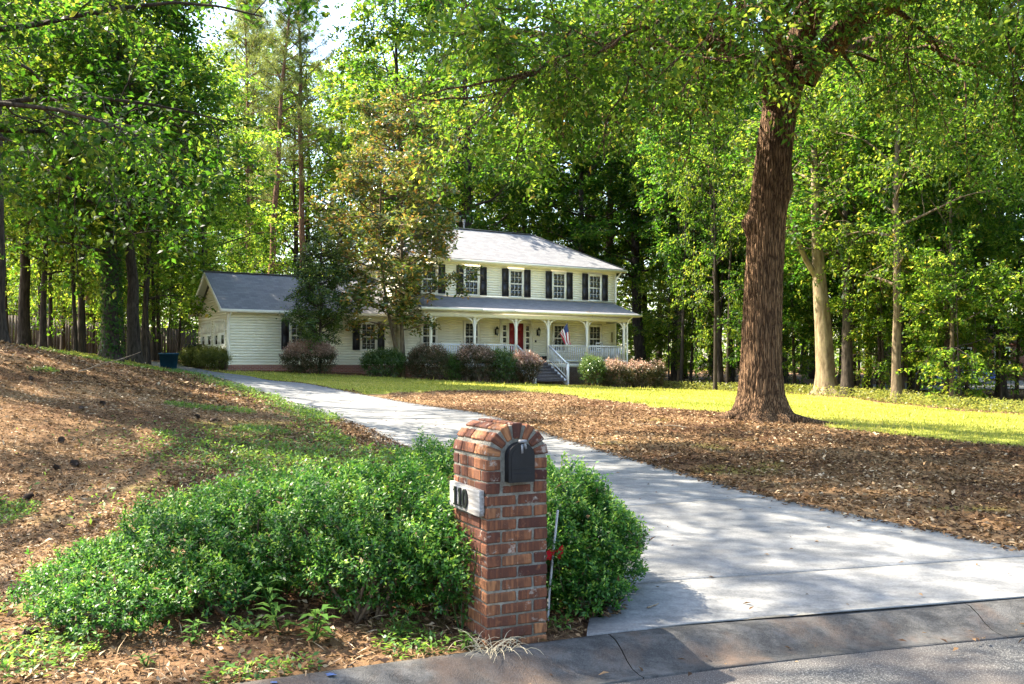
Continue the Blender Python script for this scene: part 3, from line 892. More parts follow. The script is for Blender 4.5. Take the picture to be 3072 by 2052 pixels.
# ------------------------------------------------------------------ brick mailbox column at the kerb
import bmesh
def brick_mat():
    m = NT('clay_brick')
    oi = m.node('ObjectInfo')
    tc = m.node('TexCoord')
    mp = m.node('Mapping'); m.link(tc.outputs['Object'], mp.inputs['Vector'])
    cm = m.node('CombineXYZ')
    mu = m.node('Math', operation='MULTIPLY'); mu.inputs[1].default_value = 37.0
    m.link(oi.outputs['Random'], mu.inputs[0])
    for k in range(3): m.link(mu.outputs[0], cm.inputs[k])
    m.link(cm.outputs[0], mp.inputs['Location'])
    v = mp.outputs[0]
    c = m.ramp(oi.outputs['Random'], [(0, (.060, .020, .014)), (.25, (.12, .042, .022)), (.5, (.18, .066, .031)), (.75, (.25, .100, .044)), (.92, (.35, .155, .065)), (1, (.08, .028, .020))])
    st = m.noise(m.coord('Object', (34, 34, 4)), 1.0, 4, .6)
    c = m.mix(m.ramp(st, [(.42, (.7, .7, .7)), (.62, (0, 0, 0))]), c, (.045, .018, .014))
    b = m.noise(v, 16, 5, .65)
    c = m.mix(m.ramp(b, [(.58, (0, 0, 0)), (.72, (.55, .55, .55))]), c, (.30, .115, .050))
    f = m.noise(v, 70, 4, .75)
    c = m.mix(m.ramp(f, [(.66, (0, 0, 0)), (.74, (.75, .75, .75))]), c, (.42, .37, .31))
    sm = m.noise(v, 11, 6, .7)
    c = m.mix(m.ramp(sm, [(.60, (0, 0, 0)), (.68, (.65, .65, .65))]), c, (.38, .34, .29))
    m.base(c); m.set(Roughness=.85); m.b.inputs['Specular IOR Level'].default_value = .25
    m.bump(m.noise(v, 110, 5, .7), .6, .008)
    return m.m
M_BRICK = brick_mat()
M_MORTAR = concrete_mat('lime_mortar', (.13, .115, .09), (.36, .335, .28), .75, 9, 1.0)

MAL = R(25)
MB0 = (.035, 5.86)
col_root = empty('brick_mailbox_column', (MB0[0] - .21 * math.cos(MAL), MB0[1] - .21 * math.sin(MAL), -.03), MAL)
tag(col_root, 'red brick mailbox column with arched top standing at the kerb', 'mailbox column')
_bc = {}
_brng = random.Random(5)
def brick_mesh(l, w, h, taper=None):
    key = (round(l, 3), round(w, 3), round(h, 3), taper, _brng.randrange(3))
    if key in _bc: return _bc[key]
    bm = bmesh.new()
    bmesh.ops.create_cube(bm, size=1)
    for v in bm.verts:
        z = v.co.z
        v.co.x *= l; v.co.y *= w; v.co.z *= h
        if taper: v.co.x *= (taper[1] if z > 0 else taper[0])
        v.co += Vector([_brng.uniform(-.0025, .0025) for _ in range(3)])
    bmesh.ops.bevel(bm, geom=bm.edges[:], offset=.006, segments=1, affect='EDGES')
    for v in bm.verts: v.co += Vector([_brng.uniform(-.0012, .0012) for _ in range(3)])
    me = bpy.data.meshes.new('brick'); bm.to_mesh(me); bm.free()
    me.materials.append(M_BRICK)
    _bc[key] = me
    return me
def brick(x0, x1, y0, y1, z0, h=.0645):
    d = lambda s: _brng.uniform(-s, s)
    return inst('brick', brick_mesh(x1 - x0, y1 - y0, h), col_root, ((x0 + x1) / 2 + d(.0025), (y0 + y1) / 2 + d(.0025), z0 + h / 2 + d(.0012)), (d(.008), d(.008), d(.01)))
def fill(a, b, first=None):
    out = []; cur = a
    if first and b - a > first + .06:
        out.append((cur, cur + first)); cur += first + .013
    while b - cur > .26:
        out.append((cur, cur + .2)); cur += .213
    if b - cur > .213:
        h = (b - cur - .013) / 2; out += [(cur, cur + h), (cur + h + .013, b)]
    elif b - cur > .02: out.append((cur, b))
    return out
CW, HB, CK = .42, .095, .0752
NC = 13
for k in range(NC + 3):
    z = .005 + k * CK
    D = .43 if k < 8 else .57
    jamb = k >= NC
    if k % 2 == 0:
        if jamb:
            brick(0, HB, 0, HB, z); brick(CW - HB, CW, 0, HB, z)
        else:
            brick(0, .2035, 0, HB, z); brick(.2165, CW, 0, HB, z)
        for xs_ in (0, CW - HB):
            for a, b in fill(.108, D): brick(xs_, xs_ + HB, a, b, z)
        brick(HB + .013, CW - HB - .013, D - HB, D, z)
    else:
        if not jamb: brick(HB + .013, CW - HB - .013, 0, HB, z)
        for xs_ in (0, CW - HB):
            for a, b in fill(0, D - .108): brick(xs_, xs_ + HB, a, b, z)
        brick(0, .2035, D - HB, D, z); brick(.2165, CW, D - HB, D, z)
brick(.112, .308, .004, .10, .005 + NC * CK, .05)          # ledge brick below the box
CZ = .005 + 16 * CK
for q in range(7):
    a = math.pi * (q + .5) / 7
    ang = a - math.pi / 2
    rr = .165
    segs = fill(0, .57) if q % 2 == 0 else fill(0, .57, .105)
    for s0, s1 in segs:
        me = brick_mesh(.056, s1 - s0, .098, (.76, 1.2))
        inst('brick', me, col_root, (.21 + rr * math.cos(a) + _brng.uniform(-.002, .002), (s0 + s1) / 2, CZ + rr * math.sin(a)), (_brng.uniform(-.01, .01), -ang, _brng.uniform(-.012, .012)))
# mortar core
core = MB()
def extrude_outline(pts, ya, yb):
    n = len(pts)
    V = [(x, ya, z) for x, z in pts] + [(x, yb, z) for x, z in pts]
    core.add(V[:n], [tuple(range(n))]); core.add(V[n:], [tuple(range(n - 1, -1, -1))])
    core.add(V, [(i, i + n, (i + 1) % n + n, (i + 1) % n) for i in range(n)])
ins = .007
core.box(ins, CW - ins, ins, .43 - ins, -.1, 8 * CK - .004)
aa = np.linspace(0, math.pi, 25)
pts = [(ins, 8 * CK - .003), (CW - ins, 8 * CK - .003)] + [(.21 + (.21 - ins) * math.cos(q), CZ + (.21 - ins) * math.sin(q)) for q in aa]
extrude_outline(pts, ins, .57 - ins)
core.obj('mortar_core', M_MORTAR, col_root)

# black metal mailbox set in the niche
M_BOX = plain('black_enamel', (.005, .0055, .008), .42, .35, 14, .08, .25)
mbx = empty('mailbox', tuple(col_root.matrix_basis @ Vector((.21, 0, CZ - .135))), MAL)
mbx.location = col_root.location + Vector((.21 * math.cos(MAL), .21 * math.sin(MAL), CZ - .150))
tag(mbx, 'black metal mailbox with rounded top set into the brick column', 'mailbox')
def arch(w, h, n=16):
    r = w / 2
    return [(-r, 0), (r, 0)] + [(r * math.cos(q), h - r + r * math.sin(q)) for q in np.linspace(0, math.pi, n)]
def extr(pts, ya, yb, mb=None, cap=True):
    mb = mb or MB(); n = len(pts)
    V = [(x, ya, z) for x, z in pts] + [(x, yb, z) for x, z in pts]
    mb.add(V, [(i, i + n, (i + 1) % n + n, (i + 1) % n) for i in range(n)])
    if cap: mb.add(V[:n], [tuple(range(n))]); mb.add(V[n:], [tuple(range(n - 1, -1, -1))])
    return mb
extr(arch(.172, .243), -.045, .44).obj('body', M_BOX, mbx)
dr = extr([(x * 1.045, z * 1.012 - .002) for x, z in arch(.172, .243)], -.062, -.0455).obj('door', M_BOX, mbx)
e = MB().box(-.058, .058, -.0655, -.0622, .052, .056).box(-.058, .058, -.0655, -.0622, .080, .084)
e.obj('embossed_lines', M_BOX, dr)
extr([(x * .82, z * .86 + .014) for x, z in arch(.172, .243)], -.0645, -.0621).obj('raised_field', M_BOX, dr)
lt = MB().bar((.0, -.067, .236), (.0, -.067, .178), .013, .006, (0, 1, 0)).bar((.018, -.066, .25), (.026, -.066, .205), .014, .007, (0, 1, 0)).box(-.018, .03, -.075, -.05, .244, .262)
lt.obj('latch', plain('worn_steel', (.17, .17, .18), .35, .3, 40), dr)

# house number board
def wood_mat():
    m = NT('weathered_board')
    n = m.noise(m.coord('Object', (40, 5, 60)), 1, 5, .6)
    m.base(m.ramp(n, [(.3, (.12, .105, .095)), (.5, (.24, .225, .21)), (.72, (.38, .365, .345))]))
    m.set(Roughness=.85); m.bump(n, .5, .006)
    return m.m
sg = empty('house_number_sign', tuple(col_root.location), MAL)
tag(sg, 'weathered grey board with black numerals 110 on the brick column', 'sign')
rngs = np.random.default_rng(2)
edge = []
for t in np.linspace(0, 1, 10): edge.append((.535 - .5 * t, .852 - .008 * t + rngs.uniform(-.002, .002)))
for t in np.linspace(.1, .95, 8): edge.append((.033 + rngs.uniform(-.006, .005), .844 + .16 * t))
for t in np.linspace(0, 1, 10): edge.append((.04 + .50 * t, 1.006 + .006 * t + rngs.uniform(-.002, .002)))
for t in np.linspace(.2, .9, 4): edge.append((.542 + rngs.uniform(-.003, .003), 1.012 - .16 * t))
n = len(edge); V = [(-.036, y, z) for y, z in edge] + [(-.004, y, z) for y, z in edge]
b = MB(); b.add(V[:n], [tuple(range(n))]); b.add(V[n:], [tuple(range(n - 1, -1, -1))]); b.add(V, [(i, i + n, (i + 1) % n + n, (i + 1) % n) for i in range(n)])
b.obj('board', wood_mat(), sg)
M_NUM = plain('black_numeral', (.010, .010, .012), .3, .2, 30)
def numeral(pts_list, y0):
    """outline in (s, z): s grows towards the street end"""
    m = MB()
    for pts in pts_list:
        n = len(pts)
        V = [(-.047, y0 - s, z) for s, z in pts] + [(-.0365, y0 - s, z) for s, z in pts]
        m.add(V, [(i, i + n, (i + 1) % n + n, (i + 1) % n) for i in range(n)])
        m.add(V[:n], [tuple(range(n))])
    m.obj('numeral', M_NUM, sg)
z0, z1 = .868, .988
one = [(.018, z0 + .010), (.018, z1 - .022), (.002, z1 - .030), (.002, z1 - .022), (.022, z1), (.044, z1), (.044, z0 + .010), (.058, z0 + .010), (.058, z0), (.004, z0), (.004, z0 + .010)]
numeral([one], .455); numeral([one], .375)
th_ = np.linspace(0, 2 * math.pi, 29)
zc = (z0 + z1) / 2
m = MB()
ring = []
for rx, rz_, xx in ((.044, .062, -.047), (.018, .046, -.047), (.018, .046, -.0365), (.044, .062, -.0365)):
    ring.append([(xx, .262 - rx * math.cos(q), zc + rz_ * math.sin(q)) for q in th_[:-1]])
V = np.array(ring).reshape(-1, 3); n = 28; q = np.arange(n); q2 = (q + 1) % n
for a_, b_ in ((0, 1), (1, 2), (2, 3), (3, 0)):
    m.add(V, np.stack([q + a_ * n, q2 + a_ * n, q2 + b_ * n, q + b_ * n], -1))
m.obj('numeral', M_NUM, sg)

# driveway marker stake with red tape
sk = empty('marker_stake', (.235, 6.34, float(tps(.235, 6.34))))
tag(sk, 'thin grey marker stake with red tape beside the brick column', 'stake')
MB().tube([(0, 0, -.15), (.02, 0, .2), (.045, 0, .45), (.075, 0, .74)], .0085, 8, cap=True).obj('rod', plain('grey_fibreglass', (.42, .42, .42), .5, .15, 20), sk)
tp = MB()
P = np.array([(0, 0, 0), (.045, -.02, .05), (.055, -.03, .012), (.03, -.012, -.05), (0, 0, 0), (-.05, -.02, .02), (-.062, .0, -.045), (-.02, .01, -.05)]) + (.05, -.008, .45)
tp.add(P, [(0, 1, 2, 3), (4, 5, 6, 7)])
P2 = P + (.012, .012, .008); tp.add(P2, [(3, 2, 1, 0), (7, 6, 5, 4)])
tp.tube([(.045, 0, .435), (.048, 0, .47)], .013, 8)
tp.obj('red_tape', plain('red_tape', (.55, .012, .025), .4, .1, 20), sk)

# ------------------------------------------------------------------ bins by the garage
def bin_(name, label, loc, rz, mat, w, d, h, lid=True):
    e = empty(name, (loc[0], loc[1], float(gz(loc[0], loc[1]))), rz)
    tag(e, label, 'bin')
    bx = MB()
    def ring(s, z): return [(-w / 2 * s, -d / 2 * s, z), (w / 2 * s, -d / 2 * s, z), (w / 2 * s, d / 2 * s, z), (-w / 2 * s, d / 2 * s, z)]
    V = ring(.80, .04) + ring(.98, h * .92) + ring(1.06, h * .92) + ring(1.06, h) + ring(.97, h) + ring(.78, .08)
    F = [(3, 2, 1, 0)]
    for k in range(5):
        for q in range(4): F.append((k * 4 + q, k * 4 + (q + 1) % 4, k * 4 + 4 + (q + 1) % 4, k * 4 + 4 + q))
    bx.add(V, F); bx.obj('body', mat, e)
    if lid:
        MB().box(-w / 2 * 1.08, w / 2 * 1.08, -d / 2 * 1.1, d / 2 * 1.08, h + .002, h + .05).obj('lid', mat, e)
    for s in (-1, 1):
        MB().tube([(s * w * .36, d * .43, .11), (s * w * .43, d * .43, .11)], .11, 14, cap=True).obj('wheel', M_BLACK, e)
    MB().bar((-w * .38, d * .56, h * .93), (w * .38, d * .56, h * .93), .03, .03).obj('handle', mat, e)
bin_('recycling_bin', 'open blue plastic recycling bin standing by the wooden fence', (-15.3, 41.6), R(20), plain('blue_plastic', (.012, .06, .10), .45, .15, 6), .82, .66, .78, False)
bin_('rubbish_bin', 'black lidded wheelie bin behind the low bushes at the garage', (-15.5, 45.3), R(30), plain('black_plastic', (.02, .022, .025), .5, .2, 6), .66, .7, 1.02)

# ------------------------------------------------------------------ board fence behind the wood
M_FENCE = plain('grey_fence_board', (.085, .066, .05), .9, .4, 3, .3)
fence = empty('board_fence', (0, 0, 0))
tag(fence, 'weathered brown board fence among the trees beyond the bank', 'fence')
PK = MB().box(-.067, .067, -.009, .009, 0, 1.72).mesh('picket', M_FENCE, tint=False)
fp = np.array([(-38, 46), (-30, 48.5), (-24, 50), (-18.5, 51.5), (-14.5, 53)])
sgl = np.linalg.norm(np.diff(fp, axis=0), axis=1); cum = np.concatenate([[0], np.cumsum(sgl)])
fr_ = random.Random(3)
s_ = .08
while s_ < cum[-1]:
    k = min(len(sgl) - 1, int(np.searchsorted(cum, s_) - 1)); t = (s_ - cum[k]) / sgl[k]
    p = fp[k] * (1 - t) + fp[k + 1] * t; d = (fp[k + 1] - fp[k]) / sgl[k]
    inst('picket', PK, fence, (p[0], p[1], float(tps(p[0], p[1])) + fr_.uniform(-.02, .03)), (0, fr_.uniform(-.012, .012), math.atan2(d[1], d[0])))
    s_ += .146
for k in range(len(sgl)):
    for h in (.35, 1.4):
        a = (*fp[k], float(tps(*fp[k])) + h); b = (*fp[k + 1], float(tps(*fp[k + 1])) + h)
        a = (a[0], a[1] + .04, a[2]); b = (b[0], b[1] + .04, b[2])
        MB().bar(a, b, .04, .09).obj('fence_rail', M_FENCE, fence)

# ------------------------------------------------------------------ trees
G1, G2, G3 = (.008, .026, .004), (.034, .082, .011), (.095, .150, .022)
T1, T2, T3 = (.09, .22, .012), (.25, .42, .028), (.50, .58, .055)
M_OAK = leaf_mat('oak_leaf', [(0, (.010, .030, .006)), (.6, (.026, .066, .011)), (.93, (.055, .10, .016)), (1, (.22, .16, .03))], [(0, (.06, .16, .010)), (.6, (.17, .32, .022)), (.95, (.42, .50, .05)), (1, (.6, .42, .05))], .42, .55, .18)
M_WOOD = leaf_mat('woodland_leaf', [(0, G1), (.55, G2), (.92, G3), (1, (.28, .22, .04))], [(0, T1), (.5, T2), (.92, (.58, .66, .065)), (1, (.75, .58, .07))], .5, .5, .2, .35)
M_DARKW = leaf_mat('dark_woodland_leaf', [(0, (.008, .026, .005)), (.6, (.020, .056, .009)), (.95, (.045, .09, .015)), (1, (.2, .16, .03))], [(0, (.05, .17, .010)), (.6, (.16, .36, .025)), (1, (.45, .5, .05))], .45, .5, .2, .2)
M_PINE = leaf_mat('pine_needle', [(0, (.030, .060, .016)), (.7, (.075, .115, .030)), (1, (.14, .13, .035))], [(0, (.12, .22, .03)), (1, (.42, .42, .08))], .35, .5, .3, .15)
M_MAG = leaf_mat('magnolia_leaf', [(0, (.025, .050, .014)), (.40, (.075, .120, .028)), (.58, (.24, .25, .06)), (.74, (.42, .30, .07)), (.9, (.42, .22, .05)), (1, (.24, .10, .035))], [(0, (.08, .16, .02)), (.5, (.30, .34, .05)), (.75, (.48, .26, .05)), (1, (.42, .18, .04))], .3, .22, .65, .1)
M_HOLLY = leaf_mat('evergreen_leaf', [(0, (.024, .055, .016)), (.6, (.065, .125, .030)), (1, (.17, .22, .05))], [(0, (.06, .14, .02)), (1, (.3, .4, .06))], .3, .25, .6, .1)
B_OAK = bark_mat('oak_bark', (.060, .032, .018), (.34, .205, .115), (30, 30, 3), 1.0, .05, None, 19)
B_DARK = bark_mat('dark_bark', (.018, .014, .011), (.085, .066, .05), (16, 16, 3), .8, .03)
B_TAN = bark_mat('tan_bark', (.06, .042, .027), (.23, .175, .11), (12, 12, 2.5), .6, .02)
B_PALE = bark_mat('pale_smooth_bark', (.12, .085, .05), (.34, .265, .165), (6, 6, 1.6), .8, .04, (.20, .17, .085))
B_RED = bark_mat('pine_bark', (.07, .035, .022), (.27, .145, .085), (9, 9, 4), .8, .03)

def limb_curve(a, d, length, rng, n=7, up=0.0, droop=0.0, wob=.12):
    d = np.asarray(d, float); d = d / np.linalg.norm(d)
    P = [np.asarray(a, float)]
    st = length / (n - 1)
    for k in range(1, n):
        t = k / (n - 1)
        d = d + np.array([0, 0, up * (1 - t) - droop * t]) * .5 + rng.normal(size=3) * wob
        d = d / np.linalg.norm(d)
        P.append(P[-1] + d * st)
    return np.array(P)

def at_t(P, t):
    q = t * (len(P) - 1); i = min(int(q), len(P) - 2); f = q - i
    return P[i] * (1 - f) + P[i + 1] * f, (P[i + 1] - P[i]) / (np.linalg.norm(P[i + 1] - P[i]) + 1e-9)

def foliate(rng, wood, leaf, limbs, nb, nt, nl, bl, tl, L, W, droop=.35, tstart=.22, spread=.26, flat=.72, tintf=None, hang=.35, sides=5, keep=None, wood_twig=True, twig_r=.008):
    """limbs: list of (points, r0, r1).  Adds branches, twigs and leaves."""
    for P, r0, r1 in limbs:
        wood.tube(P, np.linspace(r0, r1, len(P)), sides + 2)
        length = np.linalg.norm(np.diff(P, axis=0), axis=1).sum()
        n_b = max(3, int(nb * length / 8))
        for b in range(n_b):
            t = tstart + (1 - tstart) * (b + rng.uniform(0, .9)) / n_b
            a, d = at_t(P, min(t, .999))
            side = rng.normal(size=3); side[2] *= .45; side -= d * side.dot(d); side /= np.linalg.norm(side) + 1e-9
            bd = d * .55 + side * .95 + np.array([0, 0, .12])
            ln = bl * rng.uniform(.55, 1.15) * (1.1 - .45 * t)
            B = limb_curve(a, bd, ln, rng, 6, .10, droop, .13)
            if keep is not None and not keep(B[-1]): continue
            rb = max(.012, (r0 + (r1 - r0) * t) * .38)
            wood.tube(B, np.linspace(rb, .010, 6), sides)
            for q in range(nt):
                tt = .2 + .8 * (q + rng.uniform(0, .9)) / nt
                a2, d2 = at_t(B, min(tt, .999))
                s2 = rng.normal(size=3); s2[2] *= .5; s2 -= d2 * s2.dot(d2); s2 /= np.linalg.norm(s2) + 1e-9
                Tw = limb_curve(a2, d2 * .6 + s2 * .9, tl * rng.uniform(.6, 1.2), rng, 4, .0, droop * 1.2, .15)
                if wood_twig: wood.tube(Tw, np.linspace(twig_r, twig_r * .4, 4), 3)
                n = int(nl * rng.uniform(.6, 1.3))
                u = rng.uniform(.1, 1.05, n) ** .8
                qq = np.clip(u * 3, 0, 2.999); i = qq.astype(int); f = (qq - i)[:, None]
                pos = Tw[i] * (1 - f) + Tw[np.minimum(i + 1, 3)] * f
                pos = pos + rng.normal(size=(n, 3)) * spread * np.array([1, 1, .55]) * tl * .45
                D = rng.normal(size=(n, 3)) * .9 + (Tw[-1] - Tw[0]) / tl * .6; D[:, 2] = D[:, 2] * .6 - hang
                N = rng.normal(size=(n, 3)) * (1 - flat) * 1.6; N[:, 2] += flat + .15
                sc = rng.uniform(.65, 1.25, n)
                tint = np.clip(rng.normal(.45, .25, n) + rng.normal(0, .18), 0, .94)
                tint = np.where(rng.uniform(size=n) < .012, 1.0, tint)
                if tintf is not None: tint = tintf(rng, tint, pos)
                leaf.leaves(pos, D, N, L * sc, W * sc, tint)

def trunk_tube(wood, H, r0, rng, lean=(0, 0), top=.12, sides=10, wob=.12, n=16):
    z = np.linspace(0, H, n)
    P = np.stack([lean[0] * (z / H) + np.cumsum(rng.normal(size=n) * wob * H / 60), lean[1] * (z / H) + np.cumsum(rng.normal(size=n) * wob * H / 60), z], 1)
    P[:, :2] -= P[0, :2]
    P = np.vstack([P[0] - (0, 0, .4), P[0], P[0] + (P[1] - P[0]) * .04, P[0] + (P[1] - P[0]) * .15, P[0] + (P[1] - P[0]) * .4, P[1:]])
    r = r0 * (1 - (1 - top) * np.clip(P[:, 2] / H, 0, 1) ** .9)
    r = r * (1 + .55 * np.exp(-np.clip(P[:, 2], 0, None) / .35))
    wood.tube(P, r, sides)
    return P

def trunk_at(P, z):
    return np.array([np.interp(z, P[:, 2], P[:, 0]), np.interp(z, P[:, 2], P[:, 1]), z])

def forest_tree(seed, H, hb, Rc, r0, nlimb, nb, nt, nl, L, W, leafm, barkm, lean=(0, 0), bl=2.6, tl=1.1, droop=.3, topup=1.0):
    rng = np.random.default_rng(seed)
    wood, leaf = MB(), MB()
    P = trunk_tube(wood, H * .97, r0, rng, lean)
    limbs = []
    for i in range(nlimb):
        t = (i + rng.uniform(0, .8)) / nlimb
        h = hb + (H * .95 - hb) * t
        a = i * 2.4 + rng.uniform(-.5, .5)
        prof = (math.sin(math.pi * min(1, .18 + .80 * t)) ** .8) * rng.uniform(.55, 1.1)
        ln = max(1.0, Rc * prof)
        el = R(8 + 45 * t * topup) + rng.normal() * .15
        d = (math.cos(a) * math.cos(el), math.sin(a) * math.cos(el), math.sin(el))
        limbs.append((limb_curve(trunk_at(P, h), d, ln, rng, 8, .12, .18, .09), max(.02, r0 * .32 * (1 - .6 * t)), .015))
    foliate(rng, wood, leaf, limbs, nb, nt, nl, bl, tl, L, W, droop, .3, wood_twig=False, sides=4)
    return wood.mesh('trunk', barkm, True, False), leaf.mesh('crown', leafm)

def place_tree(name, meshes, x, y, rz, s, label, group, sz=None, bark=None, cat='tree', dz=-.05):
    e = empty(name, (x, y, float(tps(x, y)) + dz), rz)
    sz = sz or s
    for nm, me in zip(('trunk', 'crown'), meshes):
        o = inst(nm, me, e, scale=(s, s, sz))
        if bark and nm == 'trunk':
            o.material_slots[0].link = 'OBJECT'; o.material_slots[0].material = bark
    return tag(e, label, cat, group)

# --- great oak by the driveway
def build_oak():
    rng = np.random.default_rng(77)
    ox, oy = 5.5, 20.5; oz = float(tps(ox, oy)) - .05
    e = empty('oak_tree', (ox, oy, oz))
    tag(e, 'huge spreading oak with thick ridged brown trunk in the mulch bed', 'tree')
    # trunk surface: flare, buttress roots, furrowed bark, a burl
    zc = np.concatenate([np.linspace(-.3, 1.2, 46), np.linspace(1.22, 8.2, 150)])
    cx = np.interp(zc, [-.3, 1.2, 3, 5, 6.4, 7.4, 8.2], [0, -.03, .02, .14, .30, .48, .62])
    cyv = np.interp(zc, [-.3, 4, 8.2], [0, 0, -.1])
    rr = np.interp(zc, [-.3, 0, .25, .6, 1.2, 2.5, 5, 6.6, 7.4, 8.2], [.70, .64, .53, .455, .41, .385, .36, .345, .37, .34])
    th = np.linspace(0, 2 * np.pi, 200, endpoint=False)
    TH, ZC = np.meshgrid(th, zc)
    but = np.zeros_like(TH)
    for a, w, h in ((.3, .30, .55), (1.35, .28, .45), (2.6, .34, .6), (3.7, .26, .5), (4.45, .30, .7), (5.2, .22, .5), (5.85, .30, .6)):
        dth = np.angle(np.exp(1j * (TH - a)))
        but += h * np.exp(-(dth / w) ** 2) * np.exp(-np.clip(ZC, 0, None) / .33)
    ph = 26 * TH + 2.2 * np.sin(ZC * 1.1 + 3 * np.sin(TH)) + 1.9 * np.sin(ZC * 5.3 + 7 * TH) + 1.1 * np.sin(ZC * 11 + 11 * TH)
    rid = np.abs(np.sin(ph * .5)) ** .7 * .026 + np.abs(np.sin(ph * .92 + 1.7 * np.sin(ZC * 2))) * .012
    rid += rng.normal(size=TH.shape) * .0035
    burl = .20 * np.exp(-((np.angle(np.exp(1j * (TH - 3.35))) / .38) ** 2)) * np.exp(-((ZC - 4.35) / .26) ** 2)
    burl += .10 * np.exp(-((np.angle(np.exp(1j * (TH - 5.95))) / .4) ** 2)) * np.exp(-((ZC - 5.1) / .35) ** 2)
    burl += .13 * np.exp(-((np.angle(np.exp(1j * (TH - 4.6))) / .5) ** 2)) * np.exp(-((ZC - 7.25) / .3) ** 2)
    lob = .022 * np.sin(3 * TH + .5 * ZC) + .018 * np.sin(5 * TH + 1 - .3 * ZC)
    rad = rr[:, None] * (1 + but * .70 + lob) + rid + burl
    V = np.stack([cx[:, None] + rad * np.cos(TH), cyv[:, None] + rad * np.sin(TH), ZC], -1)
    n, s = TH.shape
    i = np.arange(n - 1)[:, None] * s; j = np.arange(s)[None]; j2 = (j + 1) % s
    F = np.stack([i + j, i + j2, i + s + j2, i + s + j], -1).reshape(-1, 4)
    wood = MB(); wood.add(V.reshape(-1, 3), F)
    wood.obj('trunk', B_OAK, e, True)
    # surface roots
    for a, ln in ((.25, 1.3), (2.8, 1.0), (3.6, .8), (4.5, 1.1), (5.75, 1.7)):
        t = np.linspace(0, 1, 12); r = .55 + ln * t
        aa = a + .25 * np.sin(t * 3 + a)
        X_, Y_ = r * np.cos(aa), r * np.sin(aa)
        rr_ = .10 * (1 - t) ** .7 + .015
        Z_ = gz(X_ + ox, Y_ + oy) - oz + .16 * (1 - t) ** 3 - rr_ * .25 - .08 * t
        MB().tube(np.stack([X_, Y_, Z_], 1), rr_, 9).obj('root', B_OAK, e, True)
    wood, leaf = MB(), MB()
    J = lambda pts: smooth_line(np.array(pts, float), 16) + rng.normal(size=(16, 3)) * .06
    o = np.array((ox, oy, oz))
    LB = [([(5.9, 20.4, 7.3), (5.2, 20.0, 8.2), (4.2, 19.3, 8.35), (2.4, 18.6, 8.2), (.8, 18.0, 8.1), (-.9, 17.4, 8.2)], .30, .04),
          ([(6.0, 20.4, 7.6), (5.2, 18.8, 9.2), (3.8, 16.0, 10.4), (2.4, 12.6, 10.4), (1.0, 9.6, 9.4)], .26, .04),
          ([(6.2, 20.4, 8.2), (6.9, 20.0, 11), (7.2, 19.2, 14.5), (7.0, 18.4, 18)], .36, .06),
          ([(6.3, 20.4, 8.0), (7.6, 19.8, 9.2), (10.0, 18.8, 9.8), (12.6, 17.6, 9.6), (15.2, 16.4, 8.8)], .27, .04),
          ([(6.3, 20.2, 8.0), (7.6, 18.2, 9.6), (9.0, 15.0, 10.2), (10.2, 11.4, 9.6), (11.0, 8.4, 8.4)], .25, .04),
          ([(6.2, 20.2, 8.1), (6.2, 18.0, 10.0), (6.0, 14.4, 10.8), (5.6, 10.4, 10.0), (5.2, 7.6, 8.9)], .22, .04),
          ([(7.0, 19.6, 12), (9.6, 18.6, 13.4), (12.8, 17.4, 13.6)], .16, .03),
          ([(7.0, 19.4, 13), (4.6, 17.4, 14.6), (2.0, 15.4, 15.0)], .16, .03),
          ([(7.1, 19.2, 14), (8.0, 16.4, 15.6), (9.0, 13.2, 15.4)], .14, .03),
          ([(6.4, 20.6, 8.2), (8.0, 22.0, 9.4), (10.4, 23.4, 9.9), (13.2, 24.2, 9.4)], .2, .03),
          ([(5.9, 20.4, 7.6), (4.4, 21.0, 9.0), (2.4, 21.6, 9.4), (.2, 22.0, 9.0)], .17, .03)]
    limbs = [(J(p) - o, a, b) for p, a, b in LB]
    low = [([(4.6, 19.6, 8.3), (3.6, 18.0, 8.2), (2.4, 16.0, 7.6), (1.4, 14.2, 6.6)], .09, .02),
           ([(2.4, 18.6, 8.2), (1.6, 17.0, 7.6), (.8, 15.6, 6.9), (.2, 14.6, 6.2)], .08, .02),
           ([(5.6, 19.2, 8.8), (4.8, 17.6, 8.9), (3.8, 15.4, 8.2), (3.2, 13.6, 7.0)], .09, .02),
           ([(7.4, 19.8, 9.2), (8.6, 17.8, 9.2), (9.4, 15.6, 8.2), (9.8, 13.8, 7.0)], .09, .02),
           ([(9.0, 19.2, 9.6), (10.2, 18.0, 9.0), (11.0, 16.4, 8.0), (11.2, 15.0, 6.8)], .09, .02),
           ([(10.4, 18.6, 9.8), (12.2, 18.4, 9.2), (13.4, 18.0, 8.2), (14.2, 17.6, 7.0)], .08, .02),
           ([(8.4, 22.2, 9.4), (10.0, 21.6, 8.9), (11.8, 21.0, 7.9), (13.0, 20.6, 6.6)], .08, .02),
           ([(3.4, 21.2, 9.2), (2.0, 20.2, 8.6), (.4, 19.6, 7.9), (-.8, 19.2, 7.0)], .08, .02)]
    limbs += [(J(p) - o, a, b) for p, a, b in low + [
        ([(7.0, 19.6, 11), (4.4, 19.4, 12.6), (1.6, 18.6, 13.0), (-.6, 17.6, 12.6)], .15, .03), ([(7.0, 19.6, 11.6), (10, 19.4, 12.4), (13, 19.0, 12.0)], .13, .03),
        ([(7.0, 19.0, 12.6), (6.2, 15.8, 13.4), (5.2, 12.4, 13.0)], .13, .03), ([(7.1, 19.2, 15.5), (4.8, 18.0, 16.8), (2.8, 16.8, 17)], .1, .03), ([(7.0, 18.6, 17), (9.4, 17.6, 17.6), (11.4, 16.8, 17)], .1, .03)]]
